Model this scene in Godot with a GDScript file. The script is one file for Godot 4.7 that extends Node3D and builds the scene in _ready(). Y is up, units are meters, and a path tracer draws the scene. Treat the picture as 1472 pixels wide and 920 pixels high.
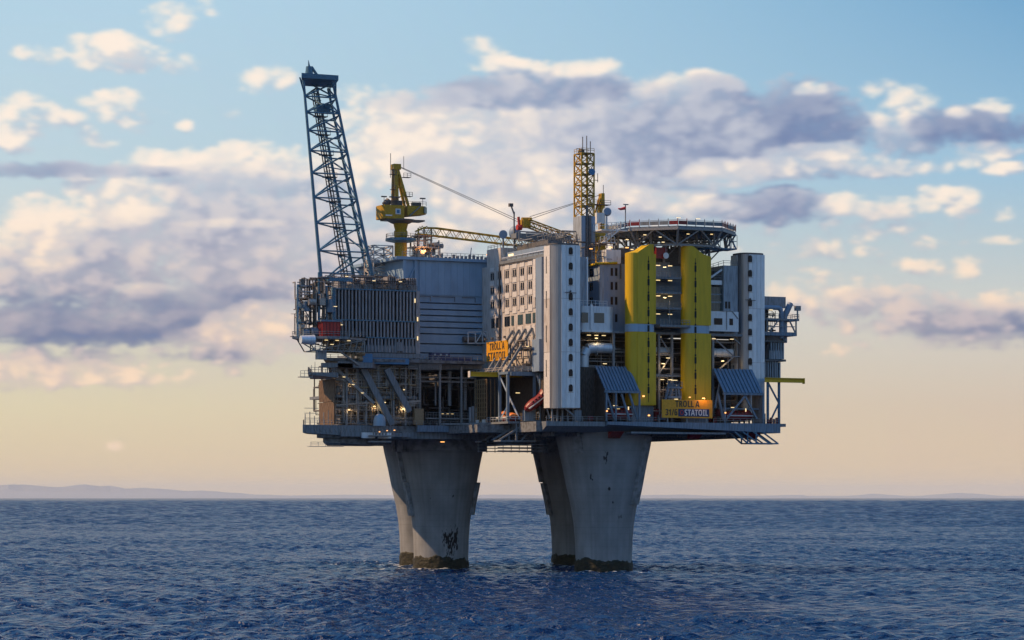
extends Node3D
# An offshore gas platform on four concrete legs. World axes follow the platform: +x runs along its
# long front, -z into its depth, y up from the sea. The camera stands on a ship 680 m away.

const YAW := 25.0
const DIST := 680.0
const EYE := 18.4

var M := {}
var rng := RandomNumberGenerator.new()
var used := {}

# ---------------------------------------------------------------- geometry collector
class G:
	var v := PackedVector3Array()
	var n := PackedVector3Array()
	var uv := PackedVector2Array()
	func tri(a: Vector3, b: Vector3, c: Vector3) -> void:
		var nn := (b - a).cross(c - a).normalized()
		v.append_array([a, c, b]); n.append_array([nn, nn, nn])
	func quad(a: Vector3, b: Vector3, c: Vector3, d: Vector3) -> void:   # counter-clockwise from outside
		var nn := (b - a).cross(d - a)
		if nn.length_squared() < 1e-12: nn = (c - b).cross(d - b)
		nn = nn.normalized()
		v.append_array([a, c, b, a, d, c]); n.append_array([nn, nn, nn, nn, nn, nn])
	func squad(a: Vector3, b: Vector3, c: Vector3, d: Vector3, na: Vector3, nb: Vector3, nc: Vector3, nd: Vector3) -> void:
		v.append_array([a, c, b, a, d, c]); n.append_array([na, nc, nb, na, nd, nc])
	func obox(c: Vector3, X: Vector3, Y: Vector3, Z: Vector3) -> void:   # half axes, right handed
		var p := []
		for k in 8: p.append(c + X * (1.0 if k & 1 else -1.0) + Y * (1.0 if k & 2 else -1.0) + Z * (1.0 if k & 4 else -1.0))
		quad(p[4], p[5], p[7], p[6]); quad(p[1], p[0], p[2], p[3]); quad(p[5], p[1], p[3], p[7])
		quad(p[0], p[4], p[6], p[2]); quad(p[6], p[7], p[3], p[2]); quad(p[0], p[1], p[5], p[4])
	func box(x0: float, y0: float, z0: float, x1: float, y1: float, z1: float) -> void:
		obox(Vector3(x0 + x1, y0 + y1, z0 + z1) / 2, Vector3(absf(x1 - x0) / 2, 0, 0), Vector3(0, absf(y1 - y0) / 2, 0), Vector3(0, 0, absf(z1 - z0) / 2))
	func bar(p: Vector3, q: Vector3, w: float, h := -1.0) -> void:
		if h < 0: h = w
		var d := q - p
		var l := d.length()
		if l < 1e-4: return
		d /= l
		var up := Vector3.UP if absf(d.y) < 0.95 else Vector3.RIGHT
		var s := d.cross(up).normalized()
		var u := s.cross(d)
		obox((p + q) / 2, s * w / 2, d * l / 2, -u * h / 2)
	func tube(p: Vector3, q: Vector3, r: float, k := 8, r2 := -1.0, caps := true) -> void:
		if r2 < 0: r2 = r
		var d := (q - p).normalized()
		var up := Vector3.UP if absf(d.y) < 0.95 else Vector3.RIGHT
		var s := d.cross(up).normalized()
		var u := s.cross(d)
		for i in k:
			var a0 := TAU * i / k; var a1 := TAU * (i + 1) / k
			var n0 := s * cos(a0) + u * sin(a0); var n1 := s * cos(a1) + u * sin(a1)
			squad(p + n1 * r, p + n0 * r, q + n0 * r2, q + n1 * r2, n1, n0, n0, n1)
			if caps:
				tri(q, q + n1 * r2, q + n0 * r2); tri(p, p + n0 * r, p + n1 * r)
	func path(pts: Array, r: float, k := 8) -> void:
		for i in pts.size() - 1: tube(pts[i], pts[i + 1], r, k)
	func prism(poly: Array, low, high) -> void:      # poly: Vector2(x, z); low, high: a height, or an Array of one for each corner
		var k := poly.size()
		var area := 0.0
		for i in k: area += poly[i].cross(poly[(i + 1) % k])
		var lo := []
		var hi := []
		var cl := Vector3.ZERO
		var ch := Vector3.ZERO
		for j in k:
			var i := k - 1 - j if area > 0 else j
			var p: Vector2 = poly[i]
			lo.append(Vector3(p.x, low[i] if low is Array else low, p.y)); hi.append(Vector3(p.x, high[i] if high is Array else high, p.y))
			cl += lo[-1] / k; ch += hi[-1] / k
		for i in k:
			var j := (i + 1) % k
			quad(lo[i], lo[j], hi[j], hi[i])
			tri(hi[i], hi[j], ch); tri(lo[j], lo[i], cl)
	func lathe(c: Vector3, prof: Array, k: int, crust: FastNoiseLite = null) -> void:   # prof: Vector2(r, y), bottom to top
		for i in prof.size() - 1:
			var dr: float = prof[i + 1].x - prof[i].x; var dy: float = prof[i + 1].y - prof[i].y
			for j in k:
				var q := []
				var nn := []
				for e in [[i, j + 1], [i, j], [i + 1, j], [i + 1, j + 1]]:
					var t: float = TAU * e[1] / k
					var r: float = prof[e[0]].x
					if crust:
						var y: float = prof[e[0]].y
						var ca := Vector2.from_angle(TAU * (e[1] % k) / k) * 40.0
						var edge := 3.0 + 0.6 * cos(t - 2.6) + 0.9 * crust.get_noise_2d(ca.x * 0.4, ca.y * 0.4)
						r += lerpf(-0.22, 0.18 + 0.2 * crust.get_noise_3d(ca.x, y * 6.0, ca.y), smoothstep(edge + 0.3, edge - 0.9, y + 0.4 * crust.get_noise_3d(ca.x * 2.0, y * 9.0, ca.y * 2.0)))
					q.append(c + Vector3(cos(t) * r, prof[e[0]].y, sin(t) * r))
					nn.append(Vector3(cos(t) * dy, -dr, sin(t) * dy).normalized())
					uv.append(Vector2(float(e[1]) / k, prof[e[0]].y))
				var u := uv.slice(uv.size() - 4)
				uv.resize(uv.size() - 4)
				uv.append_array([u[0], u[2], u[1], u[0], u[3], u[2]])
				if crust: quad(q[0], q[1], q[2], q[3])
				else: squad(q[0], q[1], q[2], q[3], nn[0], nn[1], nn[2], nn[3])
	func rail(p: Vector3, q: Vector3, h := 1.15, step := 1.8, w := 0.09) -> void:
		var k := maxi(1, roundi(p.distance_to(q) / step))
		for i in k + 1:
			var a := p.lerp(q, float(i) / k)
			bar(a, a + Vector3.UP * h, w)
		for e in [h, h * 0.55]: bar(p + Vector3.UP * e, q + Vector3.UP * e, w)
	func rails(pts: Array, h := 1.15, step := 1.8) -> void:
		for i in pts.size() - 1: rail(pts[i], pts[i + 1], h, step)
	func corr(a: Vector3, b: Vector3, h: float, out: Vector3, pitch: float, depth: float) -> void:   # corrugated sheet standing on a-b
		var k := maxi(1, roundi(a.distance_to(b) / pitch))
		var up := Vector3.UP * h
		for i in k:
			var t := [0.0, 0.35, 0.5, 0.85, 1.0]
			var o := [0.0, 0.0, 1.0, 1.0, 0.0]
			for j in 4:
				var p = a.lerp(b, (i + t[j]) / k) + out * depth * o[j]
				var q = a.lerp(b, (i + t[j + 1]) / k) + out * depth * o[j + 1]
				quad(p, q, q + up, p + up)
		quad(b, a, a + up, b + up)
	func ladder(p: Vector3, q: Vector3, side: Vector3) -> void:
		bar(p - side * 0.3, q - side * 0.3, 0.08); bar(p + side * 0.3, q + side * 0.3, 0.08)
		var k := int(p.distance_to(q) / 0.6)
		for i in k: bar(p.lerp(q, (i + 0.5) / k) - side * 0.3, p.lerp(q, (i + 0.5) / k) + side * 0.3, 0.05)
	func mesh() -> ArrayMesh:
		var arr := []
		arr.resize(Mesh.ARRAY_MAX)
		arr[Mesh.ARRAY_VERTEX] = v; arr[Mesh.ARRAY_NORMAL] = n
		if uv.size() == v.size(): arr[Mesh.ARRAY_TEX_UV] = uv
		var m := ArrayMesh.new()
		m.add_surface_from_arrays(Mesh.PRIMITIVE_TRIANGLES, arr)
		return m

# ---------------------------------------------------------------- node helpers
func numbered(called: String) -> String:
	used[called] = used.get(called, 0) + 1
	return called if used[called] == 1 else "%s_%03d" % [called, used[called] - 1]

func origin(o: Node) -> Vector3:
	var p := Vector3.ZERO
	while o != self and o is Node3D:
		p += o.position
		o = o.get_parent()
	return p

func thing(called: String, label: String, category: String, at := Vector3.ZERO, group := "") -> Node3D:
	var o := Node3D.new()
	o.name = numbered(called); add_child(o); o.position = at
	tag(o, label, category, group)
	return o

func tag(o: Node, label: String, category: String, group := "") -> void:
	o.set_meta("label", label); o.set_meta("category", category)
	if group: o.set_meta("group", group)

func make(g: G, called: String, m: String, parent: Node = self, kind := "") -> MeshInstance3D:
	return inst(called, g.mesh(), m, parent, Vector3.ZERO, kind)

func inst(called: String, mesh: Mesh, m: String, parent: Node, at := Vector3.ZERO, kind := "") -> MeshInstance3D:
	var o := MeshInstance3D.new()
	o.name = numbered(called) if parent == self else called
	o.mesh = mesh
	o.material_override = M[m]
	parent.add_child(o, true)
	o.position = at - origin(parent)
	if kind: o.set_meta("kind", kind)
	return o

var boxes := {}
func block(called: String, m: String, parent: Node, lo: Vector3, hi: Vector3) -> MeshInstance3D:   # one box as a part; alike sizes share a mesh
	var s := (hi - lo).abs().snapped(Vector3.ONE * 0.001)
	if not boxes.has(s):
		var b := BoxMesh.new()
		b.size = s
		boxes[s] = b
	return inst(called, boxes[s], m, parent, (lo + hi) / 2)

func lamp(parent: Node, at: Vector3, length := Vector3(1.3, 0.22, 0.25), m := "lamp") -> void:
	var size := length * Vector3(0.75, 0.7, 0.8)
	block("lamp", m, parent, at - size / 2, at + size / 2)

func work_light(parent: Node, at: Vector3, energy := 2.2) -> void:     # a lit fitting and the light it gives, just below it
	lamp(parent, at, Vector3(1.0, 0.25, 0.3))
	var l := OmniLight3D.new()
	l.name = "work_light"
	parent.add_child(l, true)
	l.position = at - origin(parent) + Vector3(0, -0.5, 0.6)
	l.light_color = Color(1.0, 0.84, 0.6); l.light_energy = energy; l.light_size = 0.3; l.omni_range = 30.0; l.shadow_enabled = true

func lattice(leg: G, brace: G, b: Array, t: Array, bays: Array, wl: float, wb: float, cross := false) -> void:
	var k := b.size()
	for i in k: leg.bar(b[i], t[i], wl)
	for s in bays.size():
		for i in k:
			var j := (i + 1) % k
			var a0: Vector3 = b[i].lerp(t[i], bays[s]); var c0: Vector3 = b[j].lerp(t[j], bays[s])
			brace.bar(a0, c0, wb)
			if s + 1 < bays.size():
				var a1: Vector3 = b[i].lerp(t[i], bays[s + 1]); var c1: Vector3 = b[j].lerp(t[j], bays[s + 1])
				if (s + i) % 2 == 0 or cross: brace.bar(a0, c1, wb)
				if (s + i) % 2 == 1 or cross: brace.bar(c0, a1, wb)

func spread(n: int) -> Array:
	var a := []
	for i in n + 1: a.append(float(i) / n)
	return a

# random process pipework, vessels and cable trays inside a box
func pipework(g: G, lo: Vector3, hi: Vector3, count: int, rmin := 0.08, rmax := 0.32) -> void:
	for i in count:
		var p := Vector3(rng.randf_range(lo.x, hi.x), rng.randf_range(lo.y, hi.y), rng.randf_range(lo.z, hi.z))
		var r := rmin + (rmax - rmin) * pow(rng.randf(), 2.5)
		var pts := [p]
		for s in rng.randi_range(1, 4):
			var ax := rng.randi_range(0, 2)
			var q: Vector3 = pts[-1]
			q[ax] = clampf(q[ax] + rng.randf_range(-1, 1) * (hi[ax] - lo[ax]) * (0.5 if ax != 1 else 0.7), lo[ax], hi[ax])
			if q.distance_to(pts[-1]) > 0.4: pts.append(q)
		g.path(pts, r, 6)

func vessels(g: G, lo: Vector3, hi: Vector3, count: int) -> void:
	for i in count:
		var p := Vector3(rng.randf_range(lo.x, hi.x), rng.randf_range(lo.y, hi.y), rng.randf_range(lo.z, hi.z))
		var r := rng.randf_range(0.35, 0.9)
		var l := rng.randf_range(0.8, 2.6)
		var k := rng.randi_range(0, 3)
		if k == 0: g.tube(p, p + Vector3(l, 0, 0), r, 10)
		elif k == 1: g.tube(p, p + Vector3(0, l, 0), r, 10)
		else: g.box(p.x, p.y, p.z, p.x + r * 2, p.y + l * 0.7, p.z + r * 1.6)

# ---------------------------------------------------------------- materials
func noise_tex(freq: float, oct: int, lo: float, hi: float, sd: int, normal := false, size := 512, bump := 6.0, warm := 0.0) -> NoiseTexture2D:
	var f := FastNoiseLite.new()
	f.noise_type = FastNoiseLite.TYPE_SIMPLEX_SMOOTH
	f.frequency = freq; f.fractal_octaves = oct; f.seed = sd
	var t := NoiseTexture2D.new()
	t.width = size; t.height = size; t.seamless = true; t.noise = f
	if normal:
		t.as_normal_map = true; t.bump_strength = bump
	else:
		var r := Gradient.new()
		r.offsets = PackedFloat32Array([0.0, 0.3, 0.55, 0.8, 1.0])
		var cs := PackedColorArray()
		for e in [0.0, 0.35, 0.75, 0.9, 1.0]:
			var x := lerpf(lo, hi, e)
			cs.append(Color(x, x * lerpf(1.0 - warm, 1.0, e), x * lerpf(1.0 - warm * 2.0, 1.0, e)))
		r.colors = cs
		t.color_ramp = r
	return t

func mat(called: String, r: float, g: float, b: float, rough: float, tex: Texture2D = null, sc := Vector3(0.1, 0.1, 0.1), metal := 0.0) -> StandardMaterial3D:
	var m := StandardMaterial3D.new()
	m.resource_name = called
	m.albedo_color = Color(r, g, b).linear_to_srgb()       # linear base colours
	m.roughness = rough; m.metallic = metal
	if tex:
		m.albedo_texture = tex
		m.uv1_triplanar = true; m.uv1_world_triplanar = true
		m.uv1_scale = sc
	M[called] = m
	return m

func materials() -> void:
	var streak := noise_tex(0.02, 5, 0.78, 1.0, 3, false, 512, 6, 0.03)
	var patch := noise_tex(0.012, 6, 0.62, 1.0, 11, false, 512, 6, 0.03)
	var rusty := noise_tex(0.03, 5, 0.5, 1.0, 7, false, 512, 6, 0.12)
	var soft := noise_tex(0.01, 5, 0.9, 1.0, 17)
	var moss := noise_tex(0.02, 4, 0.16, 1.0, 29, false, 512, 6, 0.25)
	var tall := Vector3(0.16, 0.022, 0.16)
	mat("concrete_rib", 0.28, 0.30, 0.32, 0.85, patch, Vector3(0.07, 0.07, 0.07))
	mat("growth", 0.038, 0.038, 0.012, 0.75, moss, Vector3(0.05, 0.32, 0.05))
	mat("deck_steel", 0.20, 0.225, 0.25, 0.6, streak, tall)
	mat("deck_blue", 0.17, 0.24, 0.32, 0.55, streak, tall)
	mat("under", 0.20, 0.215, 0.23, 0.75, patch, Vector3(0.1, 0.1, 0.1))
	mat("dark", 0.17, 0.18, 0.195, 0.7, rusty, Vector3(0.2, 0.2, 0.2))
	mat("frame", 0.38, 0.41, 0.44, 0.55, rusty, Vector3(0.3, 0.3, 0.3))
	mat("pipe", 0.55, 0.53, 0.51, 0.45, rusty, Vector3(0.3, 0.3, 0.3), 0.25)
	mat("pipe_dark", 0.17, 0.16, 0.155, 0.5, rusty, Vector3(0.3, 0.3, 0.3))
	mat("pipe_warm", 0.46, 0.34, 0.20, 0.5, rusty, Vector3(0.3, 0.3, 0.3))
	mat("hangar", 0.23, 0.345, 0.47, 0.6, soft, Vector3(0.05, 0.02, 0.05))
	mat("corrugated", 0.30, 0.30, 0.32, 0.5, streak, Vector3(0.13, 0.03, 0.13))
	mat("aluminium", 0.64, 0.71, 0.77, 0.36, soft, Vector3(0.3, 0.05, 0.3), 0.3)
	mat("aluminium_b", 0.57, 0.645, 0.71, 0.38, soft, Vector3(0.3, 0.05, 0.3), 0.3)
	mat("steel_bare", 0.30, 0.30, 0.32, 0.34, soft, Vector3(0.2, 0.03, 0.2), 0.6)
	mat("facade", 0.60, 0.565, 0.53, 0.6, streak, tall)
	mat("facade_light", 0.70, 0.67, 0.63, 0.45, soft, Vector3(0.2, 0.2, 0.2))
	mat("wall_blue", 0.23, 0.31, 0.41, 0.55, soft, tall)
	mat("wall_grey", 0.35, 0.40, 0.45, 0.5, streak, tall)
	mat("glass", 0.012, 0.016, 0.022, 0.15).metallic_specular = 0.3
	mat("glass_green", 0.05, 0.085, 0.09, 0.12)
	mat("yellow", 0.64, 0.41, 0.008, 0.5, soft, tall)
	mat("yellow_crane", 0.66, 0.41, 0.012, 0.5, rusty, Vector3(0.2, 0.2, 0.2))
	mat("band", 0.30, 0.42, 0.52, 0.5, soft, tall)
	mat("slot", 0.012, 0.012, 0.012, 0.8)
	mat("derrick", 0.095, 0.26, 0.43, 0.45, rusty, Vector3(0.2, 0.2, 0.2))
	mat("red", 0.30, 0.018, 0.022, 0.45, rusty, Vector3(0.2, 0.2, 0.2))
	mat("red_bright", 0.50, 0.035, 0.025, 0.5, soft, tall)
	mat("orange", 0.70, 0.20, 0.04, 0.45, soft, tall)
	mat("sign", 0.72, 0.33, 0.012, 0.5, soft, Vector3(0.2, 0.2, 0.2))
	mat("ink", 0.035, 0.03, 0.025, 0.6)
	mat("navy", 0.012, 0.028, 0.10, 0.5)
	mat("white", 0.72, 0.72, 0.70, 0.5, soft, tall)
	mat("brown", 0.19, 0.125, 0.075, 0.7, rusty, Vector3(0.25, 0.04, 0.25))
	mat("brown_dark", 0.085, 0.07, 0.06, 0.7, rusty, Vector3(0.25, 0.04, 0.25))
	mat("blue_bright", 0.06, 0.19, 0.36, 0.5, soft, tall)
	mat("blue_deep", 0.012, 0.035, 0.12, 0.5, soft, tall)
	mat("shelter", 0.13, 0.20, 0.29, 0.5, streak, tall)
	mat("rope", 0.10, 0.09, 0.08, 0.7)
	mat("hill", 0.30, 0.32, 0.33, 0.9, noise_tex(0.02, 4, 0.6, 1.0, 5), Vector3(0.0006, 0.0006, 0.0006))
	var l := mat("lamp", 0.8, 0.75, 0.6, 0.4)
	l.emission_enabled = true; l.emission = Color(1.0, 0.86, 0.58); l.emission_energy_multiplier = 1.1
	l = mat("lamp_warm", 0.8, 0.6, 0.4, 0.4)
	l.emission_enabled = true; l.emission = Color(1.0, 0.68, 0.34); l.emission_energy_multiplier = 2.2
	mat("foam", 0.62, 0.66, 0.70, 0.7)
	var w := mat("water", 0.002, 0.027, 0.100, 0.20)
	w.metallic_specular = 0.22
	w.normal_enabled = true
	w.normal_texture = noise_tex(0.014, 5, 0, 1, 21, true, 1024, 50.0)
	w.normal_scale = 1.0
	w.uv1_triplanar = true; w.uv1_world_triplanar = true
	w.uv1_scale = Vector3(0.021, 0.021, 0.021)

# ---------------------------------------------------------------- sky
var cn := FastNoiseLite.new()
func base_sky(px: float, py: float) -> Color:
	var e := (714.0 - py) / 714.0            # 0 horizon, 1 top of the frame
	var side := clampf(px / 1472.0, 0.0, 1.0)
	var c0 := Color8(220, 192, 156); var c1 := Color8(218, 205, 172).lerp(Color8(208, 190, 170), side)
	var c2 := Color8(202, 202, 196); var c3 := Color8(188, 207, 215).lerp(Color8(156, 190, 212), side)
	var c4 := Color8(174, 204, 222).lerp(Color8(116, 164, 200), side * side); var c5 := Color8(98, 150, 208); var c6 := Color8(72, 128, 200)
	if e < 0.18: return c0.lerp(c1, maxf(e, 0.0) / 0.18)
	if e < 0.38: return c1.lerp(c2, (e - 0.18) / 0.2)
	if e < 0.65: return c2.lerp(c3, (e - 0.38) / 0.27)
	if e < 1.0: return c3.lerp(c4, (e - 0.65) / 0.35)
	if e < 2.2: return c4.lerp(c5, smoothstep(1.0, 2.2, e))
	return c5.lerp(c6, clampf((e - 2.2) / 6.0, 0.0, 1.0))

# cx, cy, rx, ry (photo-scale angles), tone 0 = shaded grey-blue .. 1 = lit cream, opacity, raggedness
const CLOUDS := [
	[600, 335, 190, 60, .78, .42, .9], [900, 335, 230, 45, .72, .4, .9], [450, 385, 150, 75, .6, .55, .9], [1200, 335, 220, 45, .75, .3, 1.0], [330, 450, 180, 50, .62, .5, .9], [1250, 455, 200, 50, .72, .35, 1.0], [560, 300, 90, 60, .9, .6, .8],
	[160, 76, 74, 27, .95, .85, .7], [60, 82, 30, 14, .9, .7, .8], [258, 28, 44, 30, .95, .8, .8], [250, 93, 34, 17, .9, .7, .8], [382, 116, 38, 19, .9, .75, .8],
	[180, 160, 44, 25, .9, .7, .9], [126, 148, 14, 10, .9, .7, .8], [28, 172, 52, 30, .85, .75, .8], [95, 178, 44, 12, .85, .5, .9], [262, 184, 12, 9, .9, .7, .8], [330, 160, 22, 18, .8, .3, 1.0], [165, 196, 60, 14, .8, .5, .9], [15, 205, 30, 16, .85, .5, .9],
	[320, 245, 130, 32, .86, .95, .7], [215, 232, 30, 22, 1.0, .95, .6], [262, 236, 30, 20, 1.0, .95, .6], [395, 215, 56, 18, .97, .9, .7], [430, 250, 60, 34, .82, .85, .8],
	[240, 320, 210, 72, .55, .95, .6], [400, 330, 150, 60, .5, .9, .7], [60, 322, 66, 40, 1.0, .95, .6], [150, 296, 52, 30, 1.0, .9, .6], [20, 360, 50, 40, .9, .9, .6], [190, 285, 45, 26, .97, .9, .6],
	[80, 244, 150, 11, .22, .85, .4], [330, 322, 70, 7, .9, .6, .5],
	[200, 400, 240, 46, .38, .9, .6], [70, 372, 34, 22, 1.0, .9, .6], [400, 400, 120, 40, .45, .85, .7], [210, 412, 45, 8, .95, .7, .7], [40, 456, 120, 28, .06, .95, .5], [255, 440, 110, 28, .14, .92, .5], [160, 470, 190, 26, .2, .9, .6], [60, 484, 130, 14, .1, .7, .6], [220, 478, 80, 9, .08, .7, .6],
	[90, 520, 160, 20, .42, .8, .8], [120, 540, 190, 22, .85, .7, 1.0], [350, 498, 110, 30, .72, .7, 1.0], [400, 470, 90, 26, .75, .7, 1.0], [30, 555, 90, 10, .85, .5, 1.0], [290, 512, 60, 7, .25, .6, .7], [165, 640, 14, 7, .9, .8, .8], [100, 620, 40, 8, .9, .25, 1.0],
	[680, 60, 34, 16, .97, .8, .8], [698, 84, 36, 18, .95, .8, .8], [520, 135, 40, 14, .85, .6, .9], [600, 170, 110, 44, .9, .9, .7], [850, 100, 60, 20, .9, .8, .8], [735, 102, 50, 14, .95, .8, .7],
	[640, 220, 150, 70, .92, .95, .6], [780, 210, 190, 80, .72, .95, .6], [560, 190, 70, 36, .92, .85, .7], [720, 290, 150, 50, .85, .85, .7], [900, 250, 140, 70, .6, .9, .6], [940, 180, 150, 70, .55, .95, .6], [700, 250, 60, 30, .55, .6, .9], [820, 260, 70, 22, .95, .7, .8],
	[740, 132, 150, 24, .26, .92, .4], [840, 122, 60, 22, .2, .8, .5], [610, 145, 90, 16, .5, .6, .7], [840, 102, 34, 10, 1.0, .8, .7],
	[1010, 120, 62, 15, 1.0, .95, .6], [1090, 170, 168, 56, .16, .97, .5], [1000, 215, 130, 52, .34, .9, .6], [1160, 128, 26, 9, .95, .8, .7], [1180, 180, 74, 40, .12, .9, .5], [985, 140, 60, 26, .4, .7, .7],
	[1190, 222, 90, 16, .85, .8, .9], [1080, 250, 100, 18, .85, .75, .9], [1270, 240, 100, 15, .8, .8, .9], [960, 290, 110, 20, .85, .75, .8], [1200, 250, 70, 10, .4, .5, .8],
	[1112, 298, 92, 23, .2, .93, .5], [1020, 304, 40, 14, .6, .7, .8], [1250, 296, 70, 16, .8, .85, .8], [1320, 300, 30, 10, .8, .7, .8],
	[1302, 156, 46, 32, .98, .92, .6], [1270, 121, 26, 12, .7, .85, .7], [1300, 196, 60, 26, .42, .9, .6], [1405, 182, 90, 28, .1, .95, .5], [1440, 150, 34, 10, .95, .85, .7], [1400, 222, 60, 22, .85, .85, .8], [1455, 246, 28, 9, .85, .8, .8], [1380, 162, 20, 8, .9, .7, .7],
	[1350, 282, 30, 13, .8, .8, .8], [1395, 282, 20, 12, .8, .7, .8], [1390, 305, 26, 16, .8, .75, .8], [1446, 305, 18, 12, .8, .7, .8], [1300, 330, 14, 8, .8, .6, .8], [1320, 348, 40, 11, .8, .8, .8], [1244, 360, 24, 8, .8, .7, .8], [1195, 362, 20, 12, .8, .75, .8], [1350, 386, 52, 17, .82, .85, .8], [1440, 346, 40, 8, .8, .75, .8], [1295, 380, 18, 10, .8, .7, .8],
	[1210, 436, 110, 20, .7, .6, 1.0], [1350, 448, 140, 34, .46, .75, .8], [1390, 470, 110, 26, .3, .75, .7], [1230, 466, 90, 14, .5, .5, .9], [1440, 432, 60, 16, .75, .6, .9], [1300, 495, 180, 14, .7, .5, 1.0], [1180, 400, 60, 10, .8, .4, 1.0], [1130, 420, 40, 16, .85, .4, 1.0],
]

func far_sky(az: float, el: float) -> Color:      # sky outside the photographed sector: the same air with loose cloud banks
	var px := 736.0 + 4000.0 * tan(deg_to_rad(clampf(az, -14.0, 14.0)))
	var py := 714.0 - 4000.0 * deg_to_rad(el)
	var c := base_sky(px, py)
	var d := cn.get_noise_3d(az * 5.0, el * 14.0, 40.0) * 0.9 + 0.06
	var band := smoothstep(2.0, 5.0, el) * (1.0 - smoothstep(24.0, 50.0, el) * 0.6)
	var a := smoothstep(0.16, 0.55, d) * band * 0.7
	var t := clampf(0.6 + (cn.get_noise_3d(az * 5.0 - 3.0, el * 14.0 + 5.0, 40.0) - d) * -1.2, 0.0, 1.0)
	return c.lerp(Color8(128, 140, 174).lerp(Color8(226, 212, 202), t), a)

func make_sky() -> PanoramaSkyMaterial:
	cn.noise_type = FastNoiseLite.TYPE_SIMPLEX_SMOOTH
	cn.frequency = 0.012; cn.fractal_octaves = 5; cn.fractal_gain = 0.52; cn.seed = 4
	var W := 4096
	var small := Image.create(512, 512, false, Image.FORMAT_RGB8)
	for y in 512:
		var el := 90.0 - (y + 0.5) / 512.0 * 180.0
		for x in 512:
			var az := fposmod((x + 0.5) / 512.0 * 360.0 - YAW + 180.0, 360.0) - 180.0
			if el < -2.0: small.set_pixel(x, y, Color8(60, 80, 104)); continue
			# meet at the back without a seam
			var w := smoothstep(150.0, 180.0, absf(az))
			var c := far_sky(az, el)
			if w > 0.0: c = c.lerp(far_sky(-az, el), w * 0.5)
			small.set_pixel(x, y, c)
	small.resize(W, W, Image.INTERPOLATE_CUBIC)
	var x0 := int((YAW - 15.0) / 360.0 * W)
	var x1 := int((YAW + 15.0) / 360.0 * W)
	var y0 := int((90.0 - 14.0) / 180.0 * W)
	var y1 := int((90.0 + 0.6) / 180.0 * W)
	var w := x1 - x0
	var h := y1 - y0
	var PX := PackedFloat32Array(); var PY := PackedFloat32Array()
	var N1 := PackedFloat32Array(); var N2 := PackedFloat32Array(); var N3 := PackedFloat32Array()
	var D := PackedFloat32Array(); var T := PackedFloat32Array(); var S := PackedFloat32Array()
	var R := PackedColorArray()
	for a in [PX, PY, N1, N2, N3, D, T, S]: a.resize(w * h)
	R.resize(w * h)
	var bn := FastNoiseLite.new()
	bn.noise_type = FastNoiseLite.TYPE_SIMPLEX_SMOOTH; bn.frequency = 0.0105; bn.fractal_octaves = 6; bn.fractal_gain = 0.61; bn.seed = 8
	for y in h:
		var el := deg_to_rad(90.0 - (y0 + y + 0.5) / W * 180.0)
		for x in w:
			var az := deg_to_rad((x0 + x + 0.5) / W * 360.0 - YAW)
			var i := y * w + x
			var px := 736.0 + 4000.0 * tan(az)
			var py := 714.0 - 4000.0 * tan(el) / cos(az)
			PX[i] = px; PY[i] = py
			N1[i] = cn.get_noise_3d(px * 0.6, py * 0.9, 0.0)
			N2[i] = cn.get_noise_3d(px * 0.6, py * 0.9, 300.0)
			N3[i] = absf(bn.get_noise_3d(px, py * 1.35, 50.0)) * 1.9 - 0.42           # puffs with creases between them
			var edge := smoothstep(820.0, 1000.0, maxf(absf(px - 736.0), (714.0 - py) * 1.14))
			var b := base_sky(px, py)
			if edge > 0.0: b = b.lerp(far_sky(rad_to_deg(az), rad_to_deg(el)), edge)
			R[i] = b
	for c in CLOUDS:
		var cx: float = c[0]; var cy: float = c[1]; var rx: float = c[2] * 1.22; var ry: float = c[3] * 1.22; var rag: float = c[6]
		var xa := clampi(int(((YAW + rad_to_deg(atan((cx - rx * 1.5 - 30 - 736.0) / 4000.0))) / 360.0) * W) - x0, 0, w - 1)
		var xb := clampi(int(((YAW + rad_to_deg(atan((cx + rx * 1.5 + 30 - 736.0) / 4000.0))) / 360.0) * W) - x0, 0, w - 1)
		var ya := clampi(int((90.0 - rad_to_deg(atan((714.0 - cy + ry * 1.5 + 20) / 4000.0))) / 180.0 * W) - y0, 0, h - 1)
		var yb := clampi(int((90.0 - rad_to_deg(atan((714.0 - cy - ry * 1.5 - 20) / 4000.0))) / 180.0 * W) - y0 + 1, 0, h - 1)
		var wx := 60.0 * minf(1.0, rx / 60.0) * rag
		var wy := 26.0 * minf(1.0, ry / 26.0) * rag
		for y in range(ya, yb + 1):
			for x in range(xa, xb + 1):
				var i := y * w + x
				var dx := (PX[i] + N2[i] * wx - cx) / rx
				var dy := (PY[i] + N1[i] * wy - cy) / ry
				var e := 1.0 - dx * dx - dy * dy
				if e <= 0.0: continue
				var f: float = sqrt(e) * c[5] * (0.82 if c[2] < 62.0 and c[4] > 0.6 else 1.0)
				D[i] = maxf(D[i], f) + 0.12 * minf(D[i], f)
				var wt := f * f
				T[i] = lerpf(T[i], c[4] - dy * 0.10, wt / (wt + S[i] * 0.25 + 0.02)); S[i] = maxf(S[i], wt)
	var d2 := D.duplicate()
	for i in w * h: d2[i] = D[i] + N3[i] * (0.72 * smoothstep(0.02, 0.4, D[i])) + N1[i] * 0.5 * smoothstep(0.0, 0.3, D[i]) if D[i] > 0.0 else 0.0
	var shade := Color8(112, 128, 166); var grey := Color8(190, 192, 204); var cream := Color8(244, 229, 216)
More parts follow.
